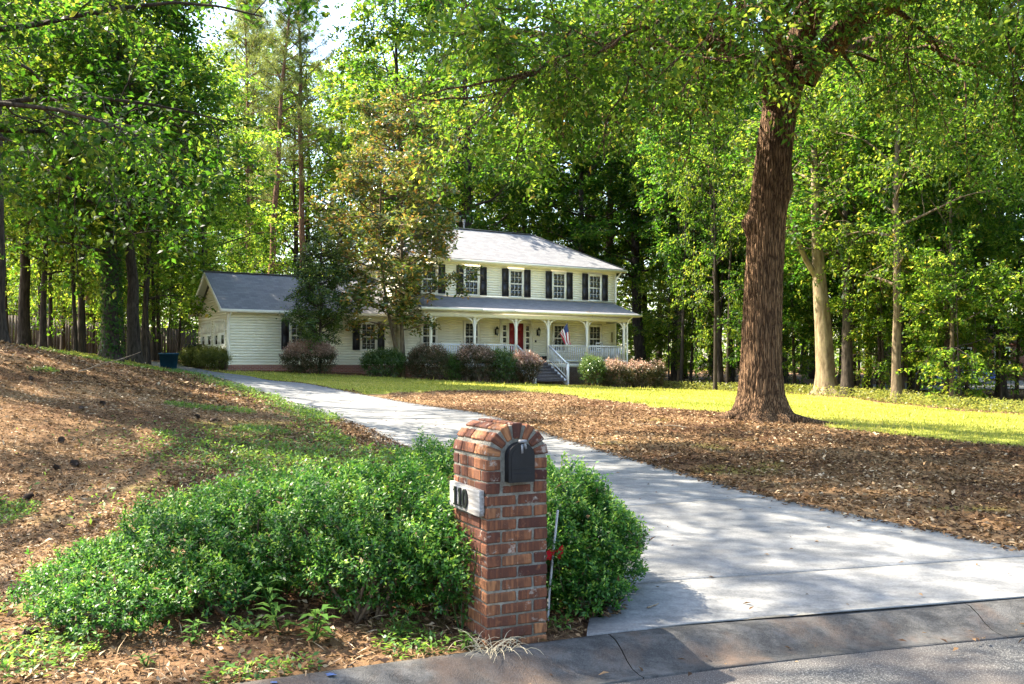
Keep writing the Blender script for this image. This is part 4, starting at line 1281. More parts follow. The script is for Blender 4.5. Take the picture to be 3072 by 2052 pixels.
    foliate(rng, wood, leaf, limbs, 13, 9, 62, 2.7, 1.1, .125, .056, .55, .14, .30, .60, sides=5, twig_r=.009)
    # long hanging sprays below the big limbs
    hang = []
    for (x, y, z, ln) in ((2.6, 18.6, 8.1, 3.0), (3.6, 18.9, 8.2, 2.8), (1.0, 18.0, 8.1, 2.2), (8.4, 19.2, 9.2, 3.4), (9.6, 18.8, 9.5, 4.2), (11.2, 18.2, 9.6, 4.0), (12.4, 17.6, 9.5, 4.0), (10.4, 16.4, 9.9, 4.4), (13.6, 17.0, 9.3, 4.0), (8.8, 22.4, 9.6, 3.6), (11.2, 23.6, 9.7, 3.6), (12.6, 24.0, 9.5, 3.6), (1.2, 12.6, 9.6, 4.2), (3.0, 12.4, 9.8, 4.4), (4.6, 12.8, 9.8, 4.2), (8.2, 12.8, 9.8, 4.2), (7.4, 11.0, 9.2, 4.2), (2.4, 21.6, 9.3, 2.8), (8.9, 15.2, 10.0, 3.4), (14.4, 16.6, 9, 3.6)):
        d = np.array([rng.normal() * .35, rng.normal() * .35, -1.0])
        C = limb_curve(np.array((x, y, z)) - o, d, ln, rng, 9, 0, .15, .16)
        hang.append((C, .032, .008))
    foliate(rng, wood, leaf, hang, 20, 6, 20, 1.2, .8, .125, .056, .45, .10, .32, .6, sides=4, twig_r=.007)
    for q in range(26):
        P_, r0_, r1_ = limbs[rng.choice([0, 3, 3, 9, 10, 11, 12, 15, 16, 17])]
        a_, d_ = at_t(P_, rng.uniform(.3, .98))
        C = limb_curve(a_, (rng.normal() * .6, rng.normal() * .5, -.8), rng.uniform(1.6, 3.4), rng, 10, 0, .06, .24)
        wood.tube(C, np.linspace(.030, .007, 10), 5)
        for w in range(4):
            b_, e_ = at_t(C, rng.uniform(.3, .95))
            wood.tube(limb_curve(b_, e_ + rng.normal(size=3) * .7, rng.uniform(.4, .9), rng, 6, 0, .05, .25), np.linspace(.010, .004, 6), 4)
    wood.obj('limbs', B_OAK, e, True)
    leaf.obj('crown', M_OAK, e, tint=True)
build_oak()

# --- shade tree on the bank, its trunk outside the picture
def build_bank_tree():
    rng = np.random.default_rng(31)
    x, y = -11.2, 15.6; z = float(tps(x, y)) - .05
    e = empty('maple_tree', (x, y, z))
    tag(e, 'dark green shade tree on the bank whose low boughs hang over the slope', 'tree')
    wood, leaf = MB(), MB()
    P = trunk_tube(wood, 20, .38, rng)
    limbs = []
    for i, (a, h, ln, el) in enumerate(((0, 3.8, 5.6, 8), (22, 4.0, 6.4, 6), (48, 3.9, 6.2, 6), (28, 5.0, 7.0, 12), (-30, 4.8, 6.6, 12), (62, 4.6, 6.6, 8), (-62, 6.0, 6.4, 20), (12, 7.4, 7.0, 22), (45, 8.0, 6.6, 26), (-20, 8.6, 6.6, 28), (95, 6.2, 6.2, 16), (130, 7, 5.4, 20), (180, 6.5, 5.2, 20), (-100, 7, 5.4, 20), (-140, 8, 5, 25), (20, 10, 5.4, 38), (70, 10.6, 5, 38), (-40, 10.6, 5, 40), (160, 11, 4.5, 40), (-90, 11.4, 4.5, 40), (0, 12, 6.4, 30), (35, 12.6, 6.4, 30), (-35, 12.4, 6, 30), (75, 13, 5.6, 35), (-75, 13.4, 5.4, 35), (15, 14.6, 5.6, 38), (50, 15.2, 5.2, 42), (-20, 15.4, 5.2, 42), (110, 15, 4.6, 42), (200, 14, 4.6, 40), (-120, 14.6, 4.6, 40), (5, 17, 4.2, 52), (70, 17.4, 4, 55), (-60, 17.4, 4, 55), (150, 17.6, 3.6, 55))):
        a, el = R(a), R(el)
        limbs.append((limb_curve(trunk_at(P, h), (math.cos(a) * math.cos(el), math.sin(a) * math.cos(el), math.sin(el)), ln, rng, 10, .05, .20, .07), .075 if h < 6 else .12, .015))
    foliate(rng, wood, leaf, limbs, 10, 6, 30, 2.5, 1.0, .150, .082, .55, .2, .28, .70)
    wood.obj('trunk', B_DARK, e, True)
    leaf.obj('crown', M_DARKW, e, tint=True)
build_bank_tree()

# --- kinds of woodland tree, each built once
FT = [forest_tree(1, 18, 4.2, 4.8, .24, 22, 15, 6, 27, .20, .115, M_WOOD, B_DARK),
      forest_tree(2, 18, 5.5, 4.6, .22, 21, 15, 6, 28, .19, .11, M_DARKW, B_DARK, (.8, .2)),
      forest_tree(3, 22, 5.0, 5.2, .28, 25, 15, 6, 26, .22, .125, M_WOOD, B_DARK, (-.5, .4)),
      forest_tree(4, 24, 6.5, 5.6, .32, 26, 15, 6, 26, .22, .13, M_DARKW, B_DARK, (.4, -.5)),
      forest_tree(5, 15, 2.6, 4.0, .15, 20, 15, 6, 27, .19, .11, M_WOOD, B_DARK, (.5, .3))]
UT = [forest_tree(11, 7.5, 1.2, 2.9, .07, 16, 22, 5, 26, .15, .085, M_WOOD, B_DARK, (.3, .1), 1.5, .75, .25, .6),
      forest_tree(12, 5.5, .6, 2.6, .05, 15, 24, 5, 26, .14, .08, M_WOOD, B_DARK, (-.2, .2), 1.3, .7, .3, .5),
      forest_tree(13, 9.5, 2.0, 3.0, .09, 18, 22, 5, 26, .16, .09, M_DARKW, B_DARK, (.2, -.4), 1.6, .8, .25, .7)]
def pine(seed, H, hb, r0, lean=(0, 0)):
    rng = np.random.default_rng(seed)
    wood, leaf = MB(), MB()
    P = trunk_tube(wood, H, r0, rng, lean, .15)
    for i in range(58):
        h = hb + (H - hb) * (i / 57) ** .8
        t = (h - hb) / (H - hb)
        a = i * 2.4 + rng.uniform(-.4, .4)
        ln = (1.2 + 3.6 * (1 - t)) * rng.uniform(.5, 1.1)
        el = R(5 + 40 * t)
        C = limb_curve(trunk_at(P, h), (math.cos(a) * math.cos(el), math.sin(a) * math.cos(el), math.sin(el)), ln, rng, 7, .1, .1, .14)
        wood.tube(C, np.linspace(.045, .012, 7), 5)
        if t < .3 and rng.uniform() < .45: continue
        for q in range(9):
            p, d = at_t(C, rng.uniform(.35, .999))
            p = p + rng.normal(size=3) * .22
            n = 60
            D = rng.normal(size=(n, 3)); D[:, 2] += .25
            leaf.leaves(p + rng.normal(size=(n, 3)) * .10, D, rng.normal(size=(n, 3)), rng.uniform(.2, .34, n), .022, np.clip(rng.normal(.5, .25, n), 0, 1), 0, .05)
    for i in range(12):
        h = rng.uniform(hb * .45, hb); a = rng.uniform(0, 6.28)
        C = limb_curve(trunk_at(P, h), (math.cos(a), math.sin(a), .2), rng.uniform(.6, 2.4), rng, 6, .05, .1, .2)
        wood.tube(C, np.linspace(.03, .008, 6), 4)
    return wood.mesh('trunk', B_RED, True, False), leaf.mesh('crown', M_PINE)
THIN = forest_tree(6, 17, 6.0, 5.0, .22, 17, 9, 5, 17, .17, .10, M_WOOD, B_DARK)
POLE = [forest_tree(7, 17, 8.5, 2.6, .10, 12, 12, 5, 22, .17, .10, M_DARKW, B_DARK, (.5, .2), 1.6, .9), forest_tree(8, 16, 9.0, 2.4, .085, 11, 12, 5, 22, .17, .10, M_WOOD, B_DARK, (-.4, .3), 1.6, .9)]
PT = [pine(21, 25, 11, .21), pine(22, 27, 12, .27, (1.4, 0))]

rg = random.Random(9)
GL = 'woodland trees along the bank'
# stems told apart in the wood beside the garage: (x, y, kind, trunk scale, height scale, bark, label)
left_wood = [
    (-20.9, 40, 0, 1.1, 1.0, None, 'stout dark tree trunk standing in front of the board fence'),
    (-23.5, 46.5, 4, .9, 1.1, None, 'thin dark tree at the far end of the board fence'),
    (-19.1, 38, 4, .9, 1.1, None, 'slender dark tree between the stout trunks and the bank'),
    (-24.5, 53, 1, .9, 1.05, B_TAN, 'tan-barked tree growing behind the board fence'),
    (-19.4, 42, 4, .8, 1.15, None, 'slender straight tree in front of the board fence'),
    (-20.3, 44.2, 4, .75, 1.15, None, 'very thin upright tree in front of the board fence'),
    (-25.6, 56.5, 2, .95, .9, B_RED, 'red-barked tree behind the board fence'),
    (-16.4, 37.6, 1, .95, .95, B_TAN, 'leaning brown tree against the ivy-clad trunk'),
    (-15.5, 36.2, 0, 1.25, .92, None, 'thick ivy-clad dark trunk at the top of the bank'),
    (-15.6, 38.6, 1, 1.25, .95, None, 'thick bare dark trunk with flared foot near the bins'),
    (-17.8, 45.2, 4, 1.1, 1.1, None, 'mid-sized dark tree behind the flared trunk'),
    (-18.2, 47.4, 4, .7, 1.1, None, 'pole-thin tree close to the fence end'),
    (-18.4, 48.6, 4, .85, 1.05, None, 'narrow tree between the fence and the garage'),
    (-17.6, 53.5, 0, .95, .95, None, 'dark tree standing behind the garage gable'),
]
for x, y, k, s, sz, bk_, lab in left_wood:
    place_tree('woodland_tree', FT[k], x, y, rg.uniform(0, 6.28), s, lab, GL, sz * (1 if s > .9 else 1.0), bk_)
# ivy on the thick trunk
rng = np.random.default_rng(8)
iv = MB(); n = 2600
z = rng.uniform(.1, 7.5, n); a = rng.uniform(0, 6.28, n); r_ = .30 + rng.uniform(.0, .16, n)
P = np.stack([-15.5 + r_ * np.cos(a), 36.2 + r_ * np.sin(a), float(tps(-15.5, 36.2)) + z], 1)
N = np.stack([np.cos(a), np.sin(a), .5 + 0 * a], 1) + rng.normal(size=(n, 3)) * .3
D = np.stack([-np.sin(a), np.cos(a), -1.0 + 0 * a], 1) + rng.normal(size=(n, 3)) * .6
iv.leaves(P, D, N, rng.uniform(.08, .14, n), .09, np.clip(rng.normal(.4, .2, n), 0, .9))
tag(iv.obj('ivy', M_DARKW, None, tint=True), 'dark green ivy climbing the thick trunk on the bank', 'ivy')

LOOK = {id(k): w for k, w in zip(FT + UT, ('bright-leaved', 'dark-leaved', 'spreading bright-leaved', 'tall dark-leaved', 'slim bright-leaved', 'middling', 'low bushy', 'lanky dark-leaved'))}
def scatter(name, kinds, spots, label, group, smin, smax, barks=(None,), zr=(.92, 1.1)):
    for x, y in spots:
        s = rg.uniform(smin, smax); bk_ = rg.choice(barks)
        kd = rg.choice(kinds)
        lab = LOOK[id(kd)] + (' ' if len(barks) == 1 else (' tan-barked ' if bk_ else ' dark-barked ')) + label
        place_tree(name, kd, x, y, rg.uniform(0, 6.28), s, lab, group, s * rg.uniform(*zr), bk_)
def jitter_grid(x0, x1, y0, y1, dx, dy, skip=None):
    out = []
    y = y0; row = 0
    while y <= y1:
        x = x0 + (row % 2) * dx / 2
        while x <= x1:
            p = (x + rg.uniform(-.3, .3) * dx, y + rg.uniform(-.3, .3) * dy)
            if not skip or not skip(*p): out.append(p)
            x += dx
        y += dy; row += 1
    return out
near_view = lambda x, y: abs(x) / max(y, 1) < .80
LOOK[id(THIN)] = 'airy open-crowned'; THIN0 = THIN
# wood behind and beyond the house
scatter('woodland_tree', FT[2:4], jitter_grid(-8, 30, 64, 92, 6.4, 8.5, lambda x, y: x < -9 + (y - 60) * .05), 'tree in the wood directly behind the house', 'tall trees behind the house', 1.05, 1.3, (None, B_TAN, None))
scatter('woodland_tree', FT[0:3], jitter_grid(-44, -22, 72, 92, 6.5, 8, None), 'tree in the wood beyond the board fence', 'trees beyond the board fence', .95, 1.15, (None, B_TAN))
scatter('woodland_tree', [THIN0, FT[1], FT[4]], [(-14, 25.5), (-18.5, 29.5), (-22.5, 33), (-24, 26), (-28, 38), (-26.5, 42.5), (-19, 20), (-30, 30)], 'tree rising from the upper slope of the bank', 'trees on the upper bank', .85, 1.0)
place_tree('woodland_tree', THIN, -10.7, 8.7, 1.0, .95, 'unseen leafy tree added on the lower bank to shade the kerb and driveway', None, .9)  # out-of-view tree, added so its open crown throws dappled shade over kerb and shrub
# right-hand wood: stems one can pick out
right_wood = [
    (8.9, 64.5, 3, 1.35, 1.05, None, 'massive dark trunk standing just past the end of the porch'),
    (11.0, 61, 0, .8, 1.15, B_TAN, 'pale thin tree just past the massive dark trunk'),
    (14.6, 62, 1, .9, 1.1, None, 'slim dark tree seen between porch and oak'),
    (10.4, 47.8, 4, .6, 1.15, None, 'young dark-barked tree at the lawn edge behind the oak'),
    (11.8, 53, 1, 1.0, 1.1, None, 'dark tree at the lawn edge behind the oak'),
    (15.7, 38.1, 0, .85, 1.05, B_TAN, 'straight tan trunk rising from the sunlit weeds'),
    (15.0, 41.8, 1, 1.2, 1.0, None, 'broad black trunk beside the straight tan one'),
    (19.5, 41.6, 1, .95, 1.0, None, 'short-looking dark trunk hung with ivy by the weeds'),
    (18.1, 38.4, 4, .7, 1.1, B_TAN, 'thin crooked tan stem at the wood edge'),
    (23.7, 45.2, 0, 1.05, 1.0, None, 'dark trunk standing beside the neighbouring drive'),
    (17.4, 47.5, 4, .9, 1.1, None, 'slim dark tree behind the pale-barked tree'),
    (21.6, 50.5, 1, .9, 1.1, None, 'slim dark tree in front of the parked car'),
]
for x, y, k, s, sz, bk_, lab in right_wood:
    place_tree('woodland_tree', FT[k], x, y, rg.uniform(0, 6.28), s, lab, 'trees at the edge of the wood by the lawn', sz, bk_)
scatter('woodland_tree', FT, jitter_grid(14, 46, 52, 78, 6.2, 6.5, lambda x, y: (22 < x < 40 and 47 < y < 61) or x < 15), 'tree inside the wood beyond the lawn', 'trees inside the wood beyond the lawn', .9, 1.2, (None, None, B_TAN))
scatter('woodland_tree', FT[:2], [(27, 38), (31, 44), (34, 36), (38, 46), (29, 31.5), (44, 52), (42, 40)], 'tree overhanging the edge of the lawn', 'trees overhanging the lawn edge', .9, 1.05)
# understorey
scatter('understorey_tree', UT, [(9.6, 57), (9.0, 69), (8.2, 73.5), (10.6, 71), (12.6, 68.5), (12.4, 57.5), (14.6, 54), (16.5, 57), (11.2, 66), (18, 53), (13.4, 49.5), (16.4, 50), (19.8, 47.4), (18.6, 44.6), (21.4, 43.8), (16.9, 42.4), (20.6, 39.2), (17.6, 36.6), (22.6, 36.4), (24.6, 39.6), (25.8, 43.2), (23.6, 33.8), (27.2, 35.2), (22.2, 47.6)], 'sapling growing under the trees beyond the lawn', 'saplings beyond the lawn', .75, 1.1)
scatter('understorey_tree', UT, [(-21.5, 47.8), (-17.2, 53.8), (-24.8, 58), (-20.6, 56), (-16.2, 58), (-13.6, 57), (-28.4, 54.5), (-30.5, 57), (-12.4, 63), (-18, 64), (-9.5, 61), (-6, 63), (-33, 55), (-26.4, 61.5), (-22.6, 61.8), (-29.2, 63), (-34, 62), (-37.5, 58), (-20.2, 66.5), (-25, 66.5), (-31, 68)], 'sapling growing under the trees by the garage', 'saplings behind the garage', .8, 1.1)
LOOK[id(POLE[0])] = 'dark-leaved'; LOOK[id(POLE[1])] = 'bright-leaved'; LOOK[id(THIN)] = 'airy open-crowned'
scatter('pole_tree', POLE, [(-22.2, 41), (-21.6, 43.6), (-17.0, 40.8), (-18.6, 39.8), (-16.9, 43.4), (-23.2, 48.2), (-19.6, 46.2), (-22.6, 55), (-18.0, 50.2), (-16.0, 49.5), (-25, 51.5)], 'tree with a pole-thin dark trunk beside the board fence', 'pole-thin trees beside the fence', .9, 1.1)
scatter('pole_tree', POLE, [(9.8, 54.2), (10.8, 56.4), (12.0, 55.4), (13.2, 52.6), (13.0, 58.6), (14.4, 57.2), (15.6, 54.8), (15.4, 50.8), (16.6, 46.6), (17.6, 44.4), (18.4, 49.6), (19.6, 45.2), (17.2, 41.0), (20.6, 43.0), (22.4, 41.4), (21.0, 53.5), (11.6, 50.4)], 'tree with a pole-thin dark trunk beyond the lawn', 'pole-thin trees beyond the lawn', .9, 1.15)
scatter('woodland_tree', [THIN], [(-17.4, 75), (-21.5, 73), (-13.2, 71.5), (-10.6, 74.5), (-25, 71)], 'tall tree behind the pines and the garage', 'open-crowned trees behind the pines', 1.35, 1.55)
scatter('woodland_tree', [FT[2]], [(-17.0, 79), (-12.4, 78), (-21.6, 80.5)], 'tree closing the gap behind the pines', 'full-crowned trees behind the pines', 1.2, 1.3)
# pines in the sky gap
for x, y, k, s, lab in ((-17.6, 62.5, 0, 1.0, 'slender straight pine rising behind the garage roof'), (-15.8, 60.5, 1, .98, 'crooked reddish pine with sprawling branches behind the garage'), (-14.0, 63.5, 1, 1.05, 'tall dark pine with bare lower branches behind the house'), (-19.6, 70, 0, 1.08, 'distant pine showing through the gap in the wood')):
    place_tree('pine_tree', PT[k], x, y, rg.uniform(0, 6.28), s, lab, 'pines behind the garage')

# --- pale-barked tree at the lawn edge
def build_pale():
    rng = np.random.default_rng(55)
    x, y = 14.6, 43.2; z0 = float(tps(x, y)) - .05
    e = empty('beech_tree', (x, y, z0))
    tag(e, 'tree with smooth pale sunlit trunk at the far edge of the lawn', 'tree')
    wood, leaf = MB(), MB()
    zc = np.concatenate([np.linspace(-.3, 1.5, 24), np.linspace(1.6, 9.5, 40)])
    cx = np.interp(zc, [0, 3, 6, 9.5], [0, -.18, -.42, -.62]); rr = np.interp(zc, [-.3, 0, .4, 1.2, 4, 7, 9.5], [.74, .66, .52, .43, .36, .25, .15])
    th = np.linspace(0, 2 * np.pi, 48, endpoint=False); TH, ZC = np.meshgrid(th, zc)
    but = sum(.45 * np.exp(-(np.angle(np.exp(1j * (TH - a))) / .3) ** 2) for a in (.4, 1.7, 3.1, 4.2, 5.1)) * np.exp(-np.clip(ZC, 0, None) / .4)
    rad = rr[:, None] * (1 + but + .05 * np.sin(3 * TH + ZC * .4) + .03 * np.sin(7 * TH))
    V = np.stack([cx[:, None] + rad * np.cos(TH), rad * np.sin(TH), ZC], -1); n, s = TH.shape
    i = np.arange(n - 1)[:, None] * s; j = np.arange(s)[None]; j2 = (j + 1) % s
    wood.add(V.reshape(-1, 3), np.stack([i + j, i + j2, i + s + j2, i + s + j], -1).reshape(-1, 4))
    limbs = [(smooth_line(np.array([(-.3, 0, 5.2), (-1.2, -.2, 6.6), (-1.9, -.6, 8.4), (-2.6, -1, 11)]), 12), .17, .04), (smooth_line(np.array([(-.55, 0, 8.8), (-.6, 0, 12), (-.3, .3, 16)]), 12), .2, .05)]
    for k in range(16):
        t = k / 16; h = 6.5 + 9 * t; a = k * 2.4; el = R(15 + 35 * t)
        c = np.array((np.interp(h, [0, 9.5], [0, -.6]), 0, h))
        limbs.append((limb_curve(c, (math.cos(a) * math.cos(el), math.sin(a) * math.cos(el), math.sin(el)), 4.6 - 1.5 * t, rng, 9, .1, .2, .08), .07, .02))
    foliate(rng, wood, leaf, limbs, 9, 5, 26, 2.4, 1.0, .17, .095, .4, .25)
    wood.obj('trunk', B_PALE, e, True); leaf.obj('crown', M_WOOD, e, tint=True)
build_pale()

# --- magnolia in front of the house
def build_magnolia():
    rng = np.random.default_rng(66)
    x, y = -5.3, 44.5; z0 = float(tps(x, y)) - .05
    e = empty('magnolia_tree', (x, y, z0))
    tag(e, 'tall magnolia with rusty-backed leaves and twin stems before the house', 'tree')
    wood, leaf = MB(), MB()
    H = 13.2
    stems = [smooth_line(np.array([(.12, 0, -.3), (.1, 0, 1), (.0, 0, 4), (.05, 0, 8), (-.15, 0, 13)]), 16), smooth_line(np.array([(-.1, .05, -.3), (-.2, 0, 1.2), (-.75, .1, 4), (-1.0, .1, 7), (-.9, 0, 10.5)]), 16)]
    for S, r in zip(stems, (.14, .11)): wood.tube(S, np.linspace(r, .03, 16), 9)
    limbs = []
    for k in range(64):
        t = (k + rng.uniform(0, .8)) / 64; h = 2.2 + (H - 2.4) * t
        S = stems[k % 2 if h < 9.5 else 0]
        c = np.array((np.interp(h, S[:, 2], S[:, 0]), np.interp(h, S[:, 2], S[:, 1]), h))
        a = k * 2.4 + rng.uniform(-.3, .3)
        Rr = np.interp(h, [2, 3.6, 6, 9, 11.5, 13.2], [2.0, 3.2, 4.0, 3.5, 2.4, .9]) * rng.uniform(.6, 1.1)
        if abs(math.sin(a)) > .8 and math.sin(a) > 0: Rr *= .7       # kept short on the wall side
        limbs.append((limb_curve(c, (math.cos(a), math.sin(a), .25), Rr, rng, 8, .12, .04, .1), .045, .014))
    tf = lambda rng, t, pos: np.clip(np.where(rng.uniform(size=len(t)) < .25, rng.uniform(.5, 1.0, len(t)) ** 1.3, t * .7), 0, 1)
    foliate(rng, wood, leaf, limbs, 20, 5, 14, 1.0, .45, .24, .098, .05, .28, .6, .3, tf, .05, twig_r=.008)
    wood.obj('trunk', B_TAN, e, True); leaf.obj('crown', M_MAG, e, tint=True)
build_magnolia()

def build_holly():
    rng = np.random.default_rng(67)
    x, y = -8.85, 42.9; z0 = float(tps(x, y)) - .05
    e = empty('holly_tree', (x, y, z0))
    tag(e, 'bushy dark evergreen tree in front of the garage wing windows', 'tree')
    wood, leaf = MB(), MB()
    S = smooth_line(np.array([(0, 0, -.3), (.05, 0, 1.5), (0, 0, 4), (.1, 0, 6.2)]), 12); wood.tube(S, np.linspace(.09, .02, 12), 8)
    limbs = []
    for k in range(34):
        t = (k + rng.uniform(0, .8)) / 34; h = 1.3 + 4.9 * t; a = k * 2.4
        Rr = np.interp(h, [1.2, 2, 3.4, 5, 6.3], [1.0, 1.5, 1.55, 1.15, .4]) * rng.uniform(.7, 1.15)
        limbs.append((limb_curve(np.array((0, 0, h)), (math.cos(a), math.sin(a), .35), Rr, rng, 7, .12, .05, .1), .03, .01))
    foliate(rng, wood, leaf, limbs, 44, 5, 20, .65, .36, .115, .055, .1, .15, .6, .4, None, .1)
    wood.obj('trunk', B_DARK, e, True); leaf.obj('crown', M_HOLLY, e, tint=True)
build_holly()

# --- far wood that reads as one mass
rng = np.random.default_rng(90)
fw = MB()
for ring_r, cnt, hh, sz in ((82, 24000, 9, .55), (88, 24000, 15, .68), (104, 22000, 20, .9)):
    ang = rng.uniform(R(-28), R(208), cnt)
    rr = ring_r + rng.normal(size=cnt) * 4
    top = hh * (.75 + .35 * np.sin(ang * 23) * np.sin(ang * 9 + 1) + .15 * np.sin(ang * 61))
    z = top * rng.uniform(0, 1, cnt) ** 1.15
    gap = (ang > R(109)) & (ang < R(116)) & (z > 14)
    X_, Y_ = rr * np.cos(ang), 38 + rr * np.sin(ang)
    P = np.stack([X_, Y_, tps(X_, Y_) + z], 1)[~gap]
    n = len(P)
    N = rng.normal(size=(n, 3)) * .5; N[:, 2] += .8
    fw.leaves(P, rng.normal(size=(n, 3)), N, sz * rng.uniform(.6, 1.3, n), sz * .6, np.clip(rng.normal(.5, .25, n), 0, .94))
o = fw.obj('distant_woods', M_WOOD, None, tint=True)
tag(o, 'green mass of distant woodland closing the view behind everything', 'woods', kind='stuff')

# ------------------------------------------------------------------ shrubs
M_BUSH = leaf_mat('japanese_holly_leaf', [(0, (.007, .032, .004)), (.4, (.020, .082, .008)), (.75, (.056, .155, .015)), (1, (.20, .30, .035))], [(0, (.03, .14, .02)), (.6, (.12, .36, .04)), (1, (.36, .52, .06))], .30, .46, .35, .0)
M_LORO = leaf_mat('red_tipped_leaf', [(0, (.022, .036, .012)), (.45, (.050, .062, .022)), (.62, (.085, .055, .022)), (.8, (.46, .26, .19)), (1, (.74, .55, .42))], [(0, (.08, .12, .03)), (.5, (.20, .17, .05)), (.8, (.5, .25, .2)), (1, (.6, .4, .3))], .3, .38, .45, .1)
M_YSHRUB = leaf_mat('yellow_green_leaf', [(0, (.04, .06, .014)), (.6, (.11, .13, .03)), (1, (.24, .22, .06))], [(0, (.15, .22, .03)), (1, (.5, .48, .08))], .4, .4, .4, .1)
M_WEED = leaf_mat('weed_leaf', [(0, (.028, .075, .014)), (.6, (.065, .15, .026)), (1, (.15, .22, .04))], [(0, (.10, .28, .03)), (1, (.40, .55, .07))], .4, .42, .4, .1)
M_LITTER = leaf_mat('dead_leaf', [(0, (.030, .014, .008)), (.35, (.085, .046, .022)), (.62, (.18, .105, .052)), (.85, (.33, .215, .11)), (1, (.50, .38, .25))], [(0, (.08, .04, .02)), (1, (.35, .22, .1))], .15, .75, .2, 0)
M_TWIG = bark_mat('twig_bark', (.06, .04, .028), (.20, .14, .09), (30, 30, 8), .5, .01)

def shrub(name, label, group, base, blobs, n_spray, per, sl, L, W, mat, seed, tintf=None, stems=14, floor_cut=.0, inner=.25, tipg=.25):
    """blobs are (x, y, z, rx, ry, rz) about the base"""
    rng = np.random.default_rng(seed)
    e = empty(name, base)
    tag(e, label, 'shrub', group)
    bl = np.array(blobs, float)
    area = (bl[:, 3] * bl[:, 4] + bl[:, 3] * bl[:, 5] + bl[:, 4] * bl[:, 5]); pr = area / area.sum()
    k = rng.choice(len(bl), n_spray * 2, p=pr)
    d = unit(rng, n_spray * 2)
    d[:, 2] = np.abs(d[:, 2]) * np.where(rng.uniform(size=len(d)) < .78, 1, -1)
    d /= np.linalg.norm(d, axis=1)[:, None]
    lump = 1 + .12 * np.sin(d[:, 0] * 7 + k * 1.7) * np.sin(d[:, 1] * 8 + k) + .11 * np.sin(d[:, 2] * 11 + d[:, 0] * 9 + k * 2.3)
    s = np.where(rng.uniform(size=len(d)) < inner, rng.uniform(.55, .9, len(d)), rng.uniform(.88, 1.03, len(d))) * lump
    p = bl[k, :3] + d * bl[k, 3:] * s[:, None]
    ok = np.ones(len(p), bool)
    for q in range(len(bl)):
        r = (((p - bl[q, :3]) / bl[q, 3:]) ** 2).sum(1)
        ok &= ~((r < .55) & (k != q))
    g_ = gz(p[:, 0] + base[0], p[:, 1] + base[1]) - base[2]
    ok &= p[:, 2] > g_ + floor_cut
    p, d, k = p[ok][:n_spray], d[ok][:n_spray], k[ok][:n_spray]
    n = len(p)
    out = d / bl[k, 3:]; out /= np.linalg.norm(out, axis=1)[:, None]
    sd = out * .75 + np.array([0, 0, .45]) + rng.normal(size=(n, 3)) * .38
    sd /= np.linalg.norm(sd, axis=1)[:, None]
    S = np.cross(sd, rng.normal(size=(n, 3))); S /= np.linalg.norm(S, axis=1)[:, None]
    leaf = MB()
    stint = rng.normal(.42, .16, n)
    for j in range(per):
        t = (j + .5) / per
        sg_ = 1 if j % 2 else -1
        pos = p + sd * (sl * (t - .45) * rng.uniform(.8, 1.2, n))[:, None] + rng.normal(size=(n, 3)) * L * .12
        S2 = np.cross(sd, S)
        ax = S * math.cos(j * 1.2) + S2 * math.sin(j * 1.2)
        D = sd * (.45 + .5 * t) + ax * sg_ * .9 + rng.normal(size=(n, 3)) * .25
        N = sd * .8 + np.array([0, 0, .45]) + rng.normal(size=(n, 3)) * .3
        sc = rng.uniform(.7, 1.2, n) * (1.05 - .25 * t)
        tint = np.clip(stint + tipg * (t - .45) + rng.normal(size=n) * .13, 0, 1)
        if tintf is not None: tint = tintf(rng, tint, pos, t)
        leaf.leaves(pos, D, N, L * sc, W * sc, tint, .18, .12)
    st = MB()
    for q in range(stems):
        b = bl[rng.integers(len(bl))]
        x0 = b[:2] + rng.normal(size=2) * b[3:5] * .25
        g0 = float(gz(x0[0] + base[0], x0[1] + base[1])) - base[2]
        for br in range(3):
            dd = unit(rng, 1)[0]; dd[2] = abs(dd[2])
            tip = b[:3] + dd * b[3:] * .92
            mid = (np.array([x0[0], x0[1], g0]) + tip) / 2 + rng.normal(size=3) * b[3:] * .12
            C = smooth_line(np.array([(x0[0], x0[1], g0 - .03), mid, tip]), 7)
            st.tube(C, np.linspace(.011, .004, 7) * (1 + b[3]), 5)
    if name == 'holly_shrub':
        for q in range(n // 150):            # stray shoots and bare twigs poking out
            i = rng.integers(n)
            C = limb_curve(p[i], sd[i] + np.array([0, 0, .3]), rng.uniform(.10, .26), rng, 6, 0, .1, .12)
            st.tube(C, np.linspace(.003, .0012, 6), 4)
            m_ = 14; tq = rng.uniform(.2, 1, m_) * 4.99; ii_ = tq.astype(int); ff = (tq - ii_)[:, None]
            if rng.uniform() < .75:
                leaf.leaves(C[ii_] * (1 - ff) + C[ii_ + 1] * ff, rng.normal(size=(m_, 3)) + sd[i], rng.normal(size=(m_, 3)) * .4 + (0, 0, 1), L * rng.uniform(.8, 1.3, m_), W * 1.1, rng.uniform(.55, 1, m_))
        dl = MB(); m_ = n // 28; i = rng.integers(0, n, m_)
        Ld = rng.uniform(.03, .075, m_)
        dl.leaves(p[i] + out[i] * .03, rng.normal(size=(m_, 3)), rng.normal(size=(m_, 3)) * .6 + (0, 0, 1), Ld, Ld * .4, rng.uniform(.2, .95, m_))
        dl.obj('caught_leaves', M_LITTER, e, tint=True)
    st.obj('stems', M_TWIG, e, True)
    leaf.obj('foliage', mat, e, tint=True)
    return e

